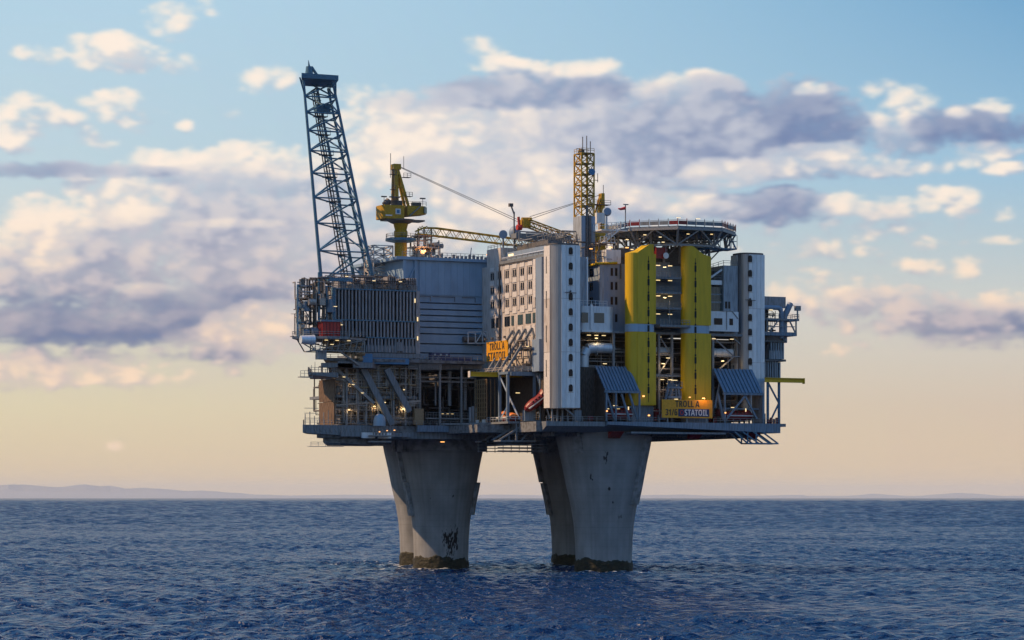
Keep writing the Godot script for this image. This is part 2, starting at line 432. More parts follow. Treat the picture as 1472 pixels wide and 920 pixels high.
	for y in h:
		for x in w:
			var i := y * w + x
			if d2[i] <= 0.0: continue
			var al := (0.55 * smoothstep(0.14, 0.56, d2[i]) + 0.40 * smoothstep(0.2, 1.0, d2[i]))
			if al <= 0.0: continue
			var j := maxi(0, y - 4) * w + maxi(0, x - 2)
			var k := maxi(0, y - 9) * w + maxi(0, x - 5)
			var rim := clampf((d2[i] - d2[j]) * 0.9 + (d2[i] - d2[k]) * 0.6, -0.3, 0.42) * (1.0 - 0.62 * smoothstep(0.45, 0.95, D[i]))
			var t: float = clampf(T[i] + rim * (0.4 + 0.6 * T[i]) + N3[i] * (0.20 - 0.08 * smoothstep(0.5, 1.0, D[i])) + N2[i] * 0.2, 0.0, 1.06)
			var warmth := smoothstep(220.0, 520.0, PY[i])
			var lit := cream.lerp(Color8(240, 210, 184), warmth * 0.85)
			var gy := grey.lerp(Color8(196, 182, 184), warmth)
			var sh := shade.lerp(Color8(98, 112, 150), warmth)
			var col := sh.lerp(gy, t / 0.5) if t < 0.5 else gy.lerp(lit, (t - 0.5) / 0.5)
			R[i] = R[i].lerp(col, al)
	var win := Image.create(w, h, false, Image.FORMAT_RGB8)
	for y in h:
		for x in w: win.set_pixel(x, y, R[y * w + x])
	small.blit_rect(win, Rect2i(0, 0, w, h), Vector2i(x0, y0))
	var m := PanoramaSkyMaterial.new()
	m.panorama = ImageTexture.create_from_image(small)
	return m

# ---------------------------------------------------------------- sea and land
func make_sea() -> void:
	rng.seed = 77
	var waves := []
	for i in 34:
		var long := i < 5
		var mid := i < 12
		var l := rng.randf_range(38, 72) if long else rng.randf_range(16, 30) if mid else rng.randf_range(3.6, 9.0)
		var amp := 0.08 if long else 0.05 if mid else 0.0125 * l
		var a := deg_to_rad(70.0 + rng.randf_range(-1, 1) * (22.0 if long else 45.0 if mid else 70.0))
		waves.append([cos(a) * TAU / l, sin(a) * TAU / l, rng.randf() * TAU, amp * rng.randf_range(0.7, 1.2)])
	var az := []
	for i in 20: az.append(-180.0 + 8.2 * i)
	var dense := 440
	for i in dense + 1: az.append(-14.0 + 28.0 * i / dense)
	for i in 20: az.append(14.0 + 10.2 + 8.2 * i)
	var rr := [1.0, 60.0, 140.0, 220.0, 280.0, 310.0]
	while rr[-1] < 12000.0: rr.append(rr[-1] + maxf(0.9, rr[-1] * 0.0021))
	var cols := az.size()
	var rows := rr.size()
	var yaw := deg_to_rad(YAW)
	var cam := Vector2(-DIST * sin(yaw), DIST * cos(yaw))
	var V := PackedVector3Array(); var N := PackedVector3Array()
	V.resize(rows * cols); N.resize(rows * cols)
	var dirs := []
	for e in az: dirs.append(Vector2(sin(yaw + deg_to_rad(e)), -cos(yaw + deg_to_rad(e))))
	var nw := waves.size()
	var kx := PackedFloat32Array(); var kz := PackedFloat32Array(); var ph := PackedFloat32Array(); var am := PackedFloat32Array()
	for e in waves: kx.append(e[0]); kz.append(e[1]); ph.append(e[2]); am.append(e[3])
	sea_waves = waves
	var gust := FastNoiseLite.new()
	gust.frequency = 0.006; gust.fractal_octaves = 3; gust.seed = 9
	var swell := FastNoiseLite.new()
	swell.noise_type = FastNoiseLite.TYPE_SIMPLEX_SMOOTH; swell.frequency = 1.0; swell.fractal_octaves = 1; swell.seed = 5
	for j in rows:
		var r: float = rr[j]
		var near := smoothstep(300.0, 320.0, r) * (1.0 - smoothstep(1100.0, 2000.0, r))
		var off := smoothstep(1000.0, 1900.0, r) * minf(0.30 * maxf(0.9, r * 0.0021), 4.2)       # the far sea: fewer, longer seas of the same steepness
		for i in cols:
			var p: Vector2 = cam + dirs[i] * r
			var y := 0.0
			var f: float = 1.0 - smoothstep(12.5, 14.0, absf(az[i]))
			if f > 0.0:
				f *= 0.85 + 0.6 * gust.get_noise_2d(p.x, p.y)
				if near > 0.0:
					for k in nw: y += sin(kx[k] * p.x + kz[k] * p.y + ph[k]) * am[k]
					y *= near
				if off > 0.0: y += off * swell.get_noise_2d(i * 0.13, j * 0.43)
			V[j * cols + i] = Vector3(p.x, y * f, p.y)
	for j in rows:
		var ja := maxi(j - 1, 0) * cols
		var jb := mini(j + 1, rows - 1) * cols
		for i in cols:
			var n := (V[jb + i] - V[ja + i]).cross(V[j * cols + (i + cols - 1) % cols] - V[j * cols + (i + 1) % cols])
			N[j * cols + i] = n.normalized() if n.y > 0.0 else -n.normalized()
	var I := PackedInt32Array()
	I.resize((rows - 1) * cols * 6)
	var w := 0
	for j in rows - 1:
		for i in cols:
			var a := j * cols + i
			var b := j * cols + (i + 1) % cols
			I[w] = a; I[w + 1] = a + cols; I[w + 2] = b; I[w + 3] = b; I[w + 4] = a + cols; I[w + 5] = b + cols
			w += 6
	var arr := []
	arr.resize(Mesh.ARRAY_MAX)
	arr[Mesh.ARRAY_VERTEX] = V; arr[Mesh.ARRAY_NORMAL] = N; arr[Mesh.ARRAY_INDEX] = I
	var m := ArrayMesh.new()
	m.add_surface_from_arrays(Mesh.PRIMITIVE_TRIANGLES, arr)
	inst("sea", m, "water", self, Vector3.ZERO, "structure")

var sea_waves := []
func make_foam(legs: Array) -> void:      # wash and foam flecks where the seas break round the legs
	rng.seed = 303
	var g := G.new()
	var gust := FastNoiseLite.new()
	gust.frequency = 0.006; gust.fractal_octaves = 3; gust.seed = 9
	var across := Vector2(cos(deg_to_rad(YAW)), sin(deg_to_rad(YAW)))
	for c in legs:
		for k in 420:
			var a := rng.randf() * TAU
			var d := 7.1 + 9.0 * pow(rng.randf(), 3.0)
			var p: Vector2 = Vector2(c.x, c.z) + Vector2.from_angle(a) * d
			if k % 3 == 0: p += across * rng.randf_range(-26, 26) * rng.randf()
			var skip := false
			for e in legs:
				if p.distance_to(Vector2(e.x, e.z)) < 7.0: skip = true
			if skip: continue
			var r := rng.randf_range(0.06, 0.32)
			var n := 7
			var ring := []
			for i in n:
				var q := Vector2.from_angle(TAU * i / n) * r * rng.randf_range(0.5, 1.2)
				ring.append(p + across * q.x * 2.6 + across.orthogonal() * q.y)
			var pts := []
			for q in ring + [p]:
				var y := 0.0
				for w in sea_waves: y += sin(w[0] * q.x + w[1] * q.y + w[2]) * w[3]
				pts.append(Vector3(q.x, y * (0.85 + 0.6 * gust.get_noise_2d(q.x, q.y)) + 0.06, q.y))
			for i in n: g.tri(pts[i], pts[(i + 1) % n], pts[n])
	var o := make(g, "foam", "foam", self, "stuff")
	tag(o, "scattered white foam flecks on the sea round the concrete legs", "foam")

func ridge(called: String, az0: float, az1: float, dist: float, heights: Array, sd: int) -> void:
	var f := FastNoiseLite.new()
	f.seed = sd; f.frequency = 0.9; f.fractal_octaves = 4
	var g := G.new()
	var k := 90
	var yaw := deg_to_rad(YAW)
	var cam := Vector3(-DIST * sin(yaw), 0, DIST * cos(yaw))
	var row := []
	for i in k + 1:
		var a := lerpf(az0, az1, float(i) / k)
		var d := Vector3(sin(yaw + deg_to_rad(a)), 0, -cos(yaw + deg_to_rad(a)))
		var h: float = maxf(0.0, heights[i] * (1.0 + 0.35 * f.get_noise_1d(a)))
		row.append([cam + d * (dist - 4600.0) + Vector3.UP * -60.0, cam + d * (dist - 900.0) + Vector3.UP * (h * (0.55 + 0.2 * f.get_noise_1d(a * 3.0 + 50.0)) - 25.0), cam + d * dist + Vector3.UP * (h - 10.0), cam + d * (dist + 3000.0) + Vector3.UP * -60.0])
	for i in k:
		for j in 3: g.quad(row[i][j], row[i + 1][j], row[i + 1][j + 1], row[i][j + 1])
	make(g, called, "hill", self, "structure")

func rise(a: float, which: int) -> float:
	if which == 0: return 600.0 * (1.0 - smoothstep(-9.5, -3.6, a)) + 70.0
	if which == 1: return 110.0 + 40.0 * cos(a * 2.0)
	return 70.0 + 190.0 * maxf(0.0, 1.0 - absf(a - 9.1) / 0.9) + 120.0 * maxf(0.0, 1.0 - absf(a - 7.4) / 0.6)

# ---------------------------------------------------------------- concrete legs
const PROF := [Vector2(6.9, -8), Vector2(6.9, 0), Vector2(6.92, 4), Vector2(7.05, 8), Vector2(7.4, 12), Vector2(8.1, 16.3), Vector2(9.2, 21), Vector2(10.2, 26), Vector2(11.2, 30.3), Vector2(11.9, 34)]
func leg_r(y: float) -> float:
	for i in PROF.size() - 1:
		if y <= PROF[i + 1].y: return remap(y, PROF[i].y, PROF[i + 1].y, PROF[i].x, PROF[i + 1].x)
	return PROF[-1].x

func concrete(called: String, sd: int, spots: Array) -> void:
	var f := FastNoiseLite.new()
	f.frequency = 0.01; f.fractal_octaves = 5; f.seed = sd
	var im := Image.create(1024, 512, false, Image.FORMAT_RGB8)
	for y in 512:
		var hy := y / 512.0 * 40.0
		for x in 1024:
			var a := x / 1024.0 * TAU
			var cx := cos(a) * 160.0
			var cz := sin(a) * 160.0
			var n := f.get_noise_3d(cx, y * 0.9, cz)
			var st := f.get_noise_3d(cx * 4.0, y * 0.10, cz * 4.0)
			var k := 0.86 + n * 0.12 + st * 0.07
			if fposmod(hy, 1.55) < 0.09: k -= 0.05                        # pour lines of the slip form
			var c := Color(k, k * 0.985, k * 0.96)
			for s in spots:                                             # bitumen and rust marks: u, height, half width, half height
				var dx: float = (fposmod(a - s[0] + PI, TAU) - PI) * 8.0 / s[2]
				var dy: float = (hy - s[1]) / s[3]
				var e := 1.0 - dx * dx - dy * dy + f.get_noise_3d(cx * 9.0, y * 5.0, cz * 9.0) * 2.6
				if dx * dx + dy * dy < 2.0 and e > 0.35: c = c.lerp(Color(0.13, 0.11, 0.10), clampf((e - 0.35) * 3.0, 0.0, 0.9) * s[4])
			im.set_pixel(x, y, Color(clampf(c.r, 0, 1), clampf(c.g, 0, 1), clampf(c.b, 0, 1)))
	var m := StandardMaterial3D.new()
	m.resource_name = called
	m.albedo_color = Color(0.305, 0.325, 0.35).linear_to_srgb()
	m.roughness = 0.85
	m.albedo_texture = ImageTexture.create_from_image(im)
	m.uv1_scale = Vector3(1, 1.0 / 40.0, 1)
	M[called] = m

func leg(c: Vector3, label: String, m: String, ribs: Array, collar: bool, sd: int, flare := 1.0) -> void:   # flare: how far the shaft widens towards the deck
	var o := thing("concrete_leg", label, "platform leg", c, "concrete legs of the platform")
	var g := G.new()
	var prof := []
	for i in PROF.size() - 1:
		for k in 4:
			var y := lerpf(PROF[i].y, PROF[i + 1].y, k / 4.0)
			prof.append(Vector2(lerpf(6.9, leg_r(y), flare), y))
	prof.append(Vector2(lerpf(6.9, 11.9, flare), 34.0))
	g.lathe(c, prof, 96)
	make(g, "shaft", m, o)
	var f := FastNoiseLite.new()
	f.frequency = 0.09; f.fractal_octaves = 4; f.seed = sd
	g = G.new()
	var gp := []
	for i in 61: gp.append(Vector2(6.92, -2.0 + i * 0.14))
	g.lathe(c, gp, 150, f)
	make(g, "marine_growth", "growth", o)
	for r in ribs:
		g = G.new()
		var t := deg_to_rad(r[0])
		var R := Vector3(cos(t), 0, sin(t)); var T = Vector3(-sin(t), 0, cos(t)) * r[3] / 2.0
		for k in 8:
			var ya := lerpf(r[1], r[2], k / 8.0); var yb := lerpf(r[1], r[2], (k + 1) / 8.0)
			var a = c + R * (lerpf(6.9, leg_r(ya), flare) + r[4]) + Vector3.UP * ya; var b = c + R * (lerpf(6.9, leg_r(yb), flare) + r[4]) + Vector3.UP * yb
			var ai := c + R * (leg_r(ya) - 1.4) + Vector3.UP * ya; var bi := c + R * (leg_r(yb) - 1.4) + Vector3.UP * yb
			g.quad(a + T, a - T, b - T, b + T)
			g.quad(ai + T, a + T, b + T, bi + T); g.quad(a - T, ai - T, bi - T, b - T)
			if k == 0: g.quad(ai - T, a - T, a + T, ai + T)
			if k == 7: g.quad(b - T, bi - T, bi + T, b + T)
		make(g, "rib", "concrete_rib", o)
	if collar:
		g = G.new()
		g.lathe(c, [Vector2(10.0, 29.9), Vector2(11.6, 29.92), Vector2(11.7, 33.6), Vector2(10.0, 33.62)], 72)
		make(g, "collar", "concrete_rib", o)
		for t in [186.0, 168.0]:
			var a := deg_to_rad(t)
			var R := Vector3(cos(a), 0, sin(a))
			g = G.new()
			g.obox(c + R * 11.7 + Vector3.UP * 31.6, R * 1.0, Vector3.UP * 1.9, Vector3(sin(a), 0, -cos(a)) * -1.4)
			make(g, "bearing_block", "concrete_rib", o)

func make_legs() -> void:
	concrete("concrete_a", 31, [[2.0, 28.0, 0.5, 1.4, 0.7], [2.35, 23.0, 0.3, 0.9, 0.8], [1.9, 20.2, 0.3, 0.4, 0.9], [1.75, 17.0, 0.3, 0.3, 0.8], [1.5, 13.5, 0.8, 0.5, 0.3], [2.6, 30.0, 0.4, 0.8, 0.6]])
	concrete("concrete_b", 47, [[1.62, 6.5, 1.5, 3.4, 1.0], [1.42, 7.5, 0.8, 3.0, 0.9], [1.85, 8.2, 0.7, 2.0, 0.9], [1.6, 18.5, 0.35, 0.3, 0.8], [2.3, 18.0, 0.25, 0.25, 0.8]])
	leg(Vector3(20.3, 0, 9.5), "grey concrete leg under the yellow towers with bright moss at its waterline", "concrete_a", [[52.0, 16.5, 33.0, 3.6, 0.45], [150.0, 29.0, 33.4, 2.6, 0.3]], false, 1)
	leg(Vector3(-5.7, 0, -30.3), "grey concrete leg with black stains and a collar below the blue hangar wall", "concrete_b", [[194.0, 22.2, 30.2, 2.6, 0.9], [186.0, 13.6, 22.0, 2.6, 0.8], [32.0, 13.8, 22.0, 2.8, 0.8]], true, 2, 0.88)
	leg(Vector3(40.4, 0, -45.2), "shaded concrete leg half hidden behind the mossy leg under the yellow towers", "concrete_a", [[194.0, 22.2, 30.2, 2.6, 0.9], [186.0, 13.6, 22.0, 2.6, 0.8]], true, 3)
	leg(Vector3(9.3, 0, -75.2), "concrete leg mostly hidden behind the stained leg with the collar", "concrete_b", [[60.0, 16.0, 30.0, 2.6, 0.6]], false, 4)

# ---------------------------------------------------------------- decks
func make_decks() -> void:
	var o := thing("main_deck", "steel main deck with pale blue edge beam carrying the yellow towers", "platform deck", Vector3(28, 34, -18))
	var g := G.new()
	g.prism([Vector2(-3, 20), Vector2(60, 20), Vector2(60, -60), Vector2(-3, -60)], 33.9, 36.3)
	make(g, "deck_plate", "under", o)
	block("deck_plate", "under", o, Vector3(-12, 33.9, -12.3), Vector3(-3.02, 35.8, 6))
	g = G.new()
	for k in 9: g.box(2 + k * 6.8, 32.9, -58, 2.7 + k * 6.8, 33.9, 18)
	for k in 6: g.box(0, 33.2, 12 - k * 13, 59, 33.9, 12.8 - k * 13)
	make(g, "girder", "under", o)
	g = G.new()
	var outline1 := [Vector2(13.4, 25.1), Vector2(61.0, 25.1), Vector2(61.0, 20.02), Vector2(13.4, 20.02)]
	g.prism(outline1, outline1.map(func(p): return 34.0 + (1.6 if p.x < 20 and p.y > 22 else 0.0)), 36.32)
	make(g, "edge_beam", "deck_blue", o)
	g = G.new()
	g.prism([Vector2(20.0, 24.6), Vector2(46.0, 24.6), Vector2(46.0, 20.1), Vector2(20.0, 20.1)], 33.55, 34.0)
	make(g, "edge_beam", "deck_steel", o)
	g = G.new()
	var outline2 := [Vector2(-1.6, 22.6), Vector2(13.2, 24.2), Vector2(13.2, 20.1), Vector2(-1.6, 20.1)]
	g.prism(outline2, outline2.map(func(p): return 35.2 if p.y > 22 else 33.9), 36.28)
	make(g, "edge_beam", "deck_steel", o)
	g = G.new()
	g.rails([Vector3(-1.5, 36.3, 22.5), Vector3(13, 36.3, 24.1), Vector3(13.5, 36.3, 25), Vector3(27.5, 36.3, 25)])
	make(g, "railing", "frame", o)
	g = G.new()
	g.rails([Vector3(42.3, 36.3, 25), Vector3(60.9, 36.3, 25), Vector3(60.9, 36.3, 20)])
	make(g, "railing", "frame", o)
	for x in [[15.0, "red"], [36.6, "red"], [52.6, "red"]]:      # keels of the boats hanging below the edge
		g = G.new()
		var outline3 := [Vector2(x[0], 24.4), Vector2(x[0] + 3.2, 24.4), Vector2(x[0] + 3.2, 22.2), Vector2(x[0] + 1.6, 21.4), Vector2(x[0], 22.2)]
		g.prism(outline3, outline3.map(func(p): return 33.9 if p.y > 23 else 32.4), 33.98)
		make(g, "fender", "red", o)
	# the tall inner storeys between the front structures: floors, columns, dark bulkheads
	o = thing("process_module", "dark process module with white ducts behind the two yellow towers", "module", Vector3(30, 36.3, 5))
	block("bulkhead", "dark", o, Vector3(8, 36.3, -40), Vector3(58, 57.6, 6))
	for y in [47.6, 57.9]:
		block("floor", "deck_steel", o, Vector3(8.2, y, 5.9), Vector3(59.5, y + 0.55, 18.2))
	for x in [9.0, 18.6, 31.0, 34.6, 46.0, 57.5]:
		block("column", "frame", o, Vector3(x, 36.3, 17.2), Vector3(x + 0.55, 58.0, 17.75))
	for x in [[31.3, 34.6], [46.3, 52.0], [52.0, 57.6]]:
		g = G.new()
		g.bar(Vector3(x[0], 57.6, 17.5), Vector3(x[1], 53.2, 17.5), 0.28); g.bar(Vector3(x[1], 52.8, 17.5), Vector3(x[0], 48.4, 17.5), 0.28); g.bar(Vector3(x[0], 53, 17.5), Vector3(x[1], 53, 17.5), 0.22)
		make(g, "bracing", "frame", o)
	for e in [[30.0, 35.4], [45.0, 52.6]]:
		g = G.new()
		g.tube(Vector3(e[0], 53.9, 15.4), Vector3(e[1], 53.9, 15.4), 1.05, 14)
		for k in 6: g.tube(Vector3(lerpf(e[0], e[1], k / 5.0) - 0.08, 53.9, 15.4), Vector3(lerpf(e[0], e[1], k / 5.0) + 0.08, 53.9, 15.4), 1.16, 14)
		make(g, "duct", "white", o)
	g = G.new()
	g.path([Vector3(11.4, 48.5, 16.4), Vector3(11.4, 52.4, 16.4), Vector3(12.3, 54.0, 16.4), Vector3(14.0, 54.3, 16.4), Vector3(19.3, 54.3, 16.4)], 1.25, 12)
	make(g, "duct", "aluminium_b", o)
	rng.seed = 5
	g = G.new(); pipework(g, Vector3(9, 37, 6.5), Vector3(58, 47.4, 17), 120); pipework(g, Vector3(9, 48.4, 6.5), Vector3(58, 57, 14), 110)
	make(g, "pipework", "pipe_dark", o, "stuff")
	g = G.new(); pipework(g, Vector3(9, 37, 10), Vector3(58, 47.4, 18.5), 60, 0.07, 0.2); pipework(g, Vector3(9, 48.4, 10), Vector3(58, 57, 17), 60, 0.07, 0.25); vessels(g, Vector3(9, 37, 10), Vector3(56, 40, 17), 18)
	make(g, "pipework", "pipe", o, "stuff")
	g = G.new(); vessels(g, Vector3(10, 36.4, 14), Vector3(56, 39, 20), 16)
	make(g, "equipment", "red", o, "stuff")
	for p in [Vector3(32.2, 57.4, 16), Vector3(33.6, 52.2, 17.9), Vector3(12.5, 57.3, 17), Vector3(14.5, 57.3, 17), Vector3(16.5, 57.3, 17), Vector3(46.4, 57.2, 17.8), Vector3(51.4, 57.2, 17.9), Vector3(16.8, 50.5, 17), Vector3(31.8, 46.9, 18.3), Vector3(34.0, 46.9, 18.3), Vector3(18.5, 39.5, 20.6), Vector3(15.6, 39.5, 20.6), Vector3(49.6, 39.9, 20.8), Vector3(53.4, 39.6, 20.8)]:
		lamp(o, p)
	for p in [Vector3(14.5, 56.6, 17.0), Vector3(32.4, 50.8, 17.6), Vector3(49.0, 51.8, 17.6), Vector3(33.0, 45.9, 19.2)]: work_light(o, p)
	# left-hand lower deck
	o = thing("lower_deck", "lower process deck with railings beneath the corrugated module", "platform deck", Vector3(-24, 32, -40))
	g = G.new()
	g.prism([Vector2(-46, -13), Vector2(-3.2, -13), Vector2(-3.2, -92), Vector2(-22, -62), Vector2(-38, -26), Vector2(-44, -18)], 32.7, 35.7)
	make(g, "deck_plate", "under", o)
	block("deck_plate", "under", o, Vector3(-3.1, 32.4, -96), Vector3(34, 33.8, -60.1))
	g = G.new()
	var outline4 := [Vector2(-50, -12), Vector2(-26, -12), Vector2(-26, -24), Vector2(-44.4, -24), Vector2(-48.6, -15)]
	g.prism(outline4, outline4.map(func(p): return 33.8 if p.x < -40 else 32.6), 35.75)
	make(g, "deck_plate", "deck_steel", o)
	g = G.new()
	var outline5 := [Vector2(-44, -14), Vector2(-28, -12.6), Vector2(-28, -24), Vector2(-39, -24)]
	g.prism(outline5, outline5.map(func(p): return 31.6 if p.x < -40 else 30.9), 32.55)
	make(g, "keel_girder", "under", o)
	block("edge_beam", "deck_steel", o, Vector3(-40.4, 33.0, -11.9), Vector3(-22.0, 34.0, -11.3))
	block("edge_beam", "deck_blue", o, Vector3(-20.4, 34.3, -11.6), Vector3(-0.5, 35.9, -10.9))
	block("edge_beam", "deck_steel", o, Vector3(-24, 32.6, -12.98), Vector3(-1.6, 34.28, -12.4))
	for x in [-35.2, -31.0]: block("tank", "aluminium", o, Vector3(x, 32.6, -11.2), Vector3(x + 3.4, 34.0, -10.4))
	g = G.new()
	g.rails([Vector3(-48.5, 35.75, -15), Vector3(-49.8, 35.75, -12.1), Vector3(-26.2, 35.75, -12.1)])
	g.rails([Vector3(-26, 35.75, -11.2), Vector3(-0.6, 35.95, -11.2)])
	for k in 18: g.bar(Vector3(-49.6 + k * 1.3, 35.0, -11.95), Vector3(-49.0 + k * 1.3, 33.9, -11.95), 0.12)
	g.rails([Vector3(-47.5, 30.6, -13), Vector3(-40, 30.6, -13)], 1.0)
	g.box(-48, 30.5, -14.2, -39, 30.62, -12.9)
	make(g, "railing", "frame", o)
	rng.seed = 8
	g = G.new()
	for k in 7: g.bar(Vector3(-48.6 + k * 1.2, 35.8, -14), Vector3(-48.6 + k * 1.2, 35.8 + rng.randf_range(1.5, 4.2), -14), 0.16)
	for e in [37.4, 38.6, 39.8]: g.bar(Vector3(-48.8, e, -14), Vector3(-45.2, e, -14), 0.12)
	make(g, "pipe_rack", "frame", o)
	for p in [Vector3(-26.6, 34.6, -10.8)]: lamp(o, p, Vector3(0.5, 0.25, 0.2), "lamp_warm")
	lamp(o, Vector3(-13.2, 31.9, -12.2), Vector3(1.4, 0.25, 0.2), "lamp_warm")

func make_left() -> void:
	# open process storeys between lower and upper deck
	var o := thing("pipe_deck", "open storeys crowded with pipes between two big slanted braces", "module", Vector3(-30, 35.8, -20))
	var g := G.new()
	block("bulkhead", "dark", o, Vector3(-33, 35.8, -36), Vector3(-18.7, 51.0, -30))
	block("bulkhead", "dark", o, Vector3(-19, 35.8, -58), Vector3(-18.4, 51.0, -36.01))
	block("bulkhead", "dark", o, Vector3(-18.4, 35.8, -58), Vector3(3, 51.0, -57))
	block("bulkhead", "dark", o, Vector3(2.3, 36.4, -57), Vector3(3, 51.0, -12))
	for y in [42.4]: block("floor", "deck_steel", o, Vector3(-41.4, y, -29.9), Vector3(-19.6, y + 0.7, -13.4))
	for x in [-38.5, -35.6, -33.4, -30.2, -26.2, -23.0, -19.2, -13.8, -8.0]:
		block("column", "frame", o, Vector3(x, 35.8, -13.2), Vector3(x + 0.45, 50.6, -12.75))
	for e in [[-34.4, 49.6, -26.8, 36.0], [-28.2, 49.6, -22.2, 39.2]]:
		g = G.new()
		g.bar(Vector3(e[0], e[1], -12.1), Vector3(e[2], e[3], -12.1), 1.2, 1.5)
		make(g, "slanted_brace", "deck_steel", o)
	g = G.new()
	g.bar(Vector3(-43.0, 50.8, -12.3), Vector3(-31.4, 41.2, -12.3), 0.6, 0.7)
	make(g, "stair_flight", "frame", o)
	for e in [[-39.4, 47.4], [-37.0, 45.6], [-34.6, 43.6]]: lamp(o, Vector3(e[0], e[1], -11.8), Vector3(0.9, 0.2, 0.2))
	rng.seed = 12
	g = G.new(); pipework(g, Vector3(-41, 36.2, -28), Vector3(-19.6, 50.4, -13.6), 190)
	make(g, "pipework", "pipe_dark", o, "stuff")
	g = G.new(); pipework(g, Vector3(-41, 36.2, -20), Vector3(-19.6, 50.4, -12.9), 240, 0.06, 0.22); pipework(g, Vector3(-41.4, 36.0, -13.4), Vector3(-19.0, 50.4, -12.3), 110, 0.05, 0.13); vessels(g, Vector3(-40.5, 36, -18), Vector3(-21, 48, -13.5), 26)
	make(g, "pipework", "pipe", o, "stuff")
	g = G.new(); pipework(g, Vector3(-36, 37, -18), Vector3(-20, 50, -12.4), 110, 0.07, 0.26); vessels(g, Vector3(-33, 37, -17), Vector3(-21, 49, -13), 22)
	make(g, "pipework", "pipe_warm", o, "stuff")
	g = G.new()
	for k in 54:
		var x := -41.0 + k * 0.41 + rng.randf_range(-0.2, 0.2)
		var y := rng.randf_range(36.0, 45.0)
		g.bar(Vector3(x, y, -12.5 - rng.randf() * 2.0), Vector3(x, y + rng.randf_range(2.0, 6.0), -12.5 - rng.randf() * 0.1), 0.11)
	for k in 16:
		var x := rng.randf_range(-41, -27)
		var y := rng.randf_range(36.6, 50.0)
		g.bar(Vector3(x, y, -12.45), Vector3(x + rng.randf_range(2, 8), y, -12.45), 0.12)
	for y in [37.0, 39.6, 43.4, 47.0]: g.rail(Vector3(-41, y, -13.0), Vector3(-24, y, -13.0))
	g.bar(Vector3(-41, 40.6, -12.9), Vector3(-30, 41.5, -12.9), 0.35)
	g.bar(Vector3(-24, 41.5, -12.7), Vector3(-19, 41.9, -12.7), 0.5)
	make(g, "railing", "pipe", o)
	for p in [Vector3(-23.4, 44.6, -12.4), Vector3(-24.6, 45.4, -12.6), Vector3(-28.4, 41.4, -12.4), Vector3(-22.6, 39.4, -12.3)]: lamp(o, p, Vector3(0.5, 0.3, 0.2))
	for p in [Vector3(-37.0, 46.4, -13.2), Vector3(-26.4, 46.6, -13.0), Vector3(-31.0, 40.4, -13.0), Vector3(-37.6, 39.6, -13.2), Vector3(-23.6, 40.2, -13.0)]: work_light(o, p)
	block("cabinet", "pipe_warm", o, Vector3(-20.8, 36.0, -12.9), Vector3(-18.4, 40.0, -11.8))
	# brown wind wall
	o = thing("wind_wall", "brown plank wind wall at the end of the pipe deck", "wall", Vector3(-42, 35.8, -17))
	for k in 7:
		block("plank", "brown", o, Vector3(-41.9, 35.85, -22.1 + k * 1.45), Vector3(-41.6 - 0.05 * (k % 2), 41.4, -22.1 + k * 1.45 + 1.40))
		block("plank", "brown", o, Vector3(-41.9, 41.5, -22.1 + k * 1.45), Vector3(-41.6 - 0.05 * ((k + 1) % 2), 46.9, -22.1 + k * 1.45 + 1.40))
	# upper deck
	o = thing("upper_deck", "grey upper deck overhanging the pipe storeys with a light blue beam", "platform deck", Vector3(-22, 51, -25))
	g = G.new()
	var outline6 := [Vector2(-45.6, -9.4), Vector2(-2, -11.8), Vector2(-2, -60), Vector2(-24, -60), Vector2(-41, -20)]
	g.prism(outline6, outline6.map(func(p): return 50.0 if p.y < -20 else 51.2), 51.9)
	make(g, "deck_plate", "under", o)
	block("edge_beam", "blue_bright", o, Vector3(-33.6, 50.7, -11.2), Vector3(-22.8, 52.2, -10.6))
	block("tank", "blue_bright", o, Vector3(-35.6, 50.9, -11.0), Vector3(-33.0, 53.0, -9.2))
	g = G.new()
	g.prism([Vector2(-42, -9.3), Vector2(-33, -9.3), Vector2(-30, -13), Vector2(-42, -13)], 49.6, 51.1)
	make(g, "gusset", "deck_steel", o)
	g = G.new()
	var outline7 := [Vector2(-49.8, -9), Vector2(-42, -9), Vector2(-42, -20), Vector2(-45, -20)]
	g.prism(outline7, outline7.map(func(p): return 47.1 if p.x > -46 else 47.7), 48.3)
	make(g, "walkway", "deck_steel", o)
	g = G.new()
	g.rails([Vector3(-45.2, 48.3, -19), Vector3(-49.7, 48.3, -9.1), Vector3(-43, 48.3, -9.1)])
	g.rails([Vector3(-47.6, 51.4, -9.6), Vector3(-36, 51.9, -9.6)])
	g.box(-51.8, 47.0, -10.6, -48.6, 47.2, -8.8); g.rails([Vector3(-51.7, 47.2, -8.9), Vector3(-48.7, 47.2, -8.9)], 1.4, 1.0)
	for k in 9: g.bar(Vector3(-49.4 + k * 0.9, 48.3, -10), Vector3(-49.4 + k * 0.9, 49.2 + (k * 7 % 5) * 0.4, -10), 0.1)
	g.rails([Vector3(-19.6, 52.0, -11.6), Vector3(-2.2, 52.0, -11.8)])
	for k in 26: g.bar(Vector3(-22.6 + k * 0.35, 49.6, -11.4), Vector3(-22.6 + k * 0.35, 52.0 + (k * 5 % 4) * 0.3, -11.4), 0.13)
	make(g, "railing", "frame", o)
	block("cabinet", "wall_grey", o, Vector3(-47.4, 51.4, -10.2), Vector3(-45.2, 53.6, -8.4))
	g = G.new()
	g.box(-46.0, 49.6, -10.2, -38, 50.6, -9.3)
	make(g, "gusset", "deck_steel", o)
	# deep bay under the hangar
	o = thing("drill_bay", "deep dark bay with hanging posts beneath the blue hangar wall", "module", Vector3(-9, 35.8, -25))
	g = G.new()
	var outline8 := [Vector2(-18.6, -14.5), Vector2(-1.4, -14.5), Vector2(-1.4, -24), Vector2(-18.6, -24)]
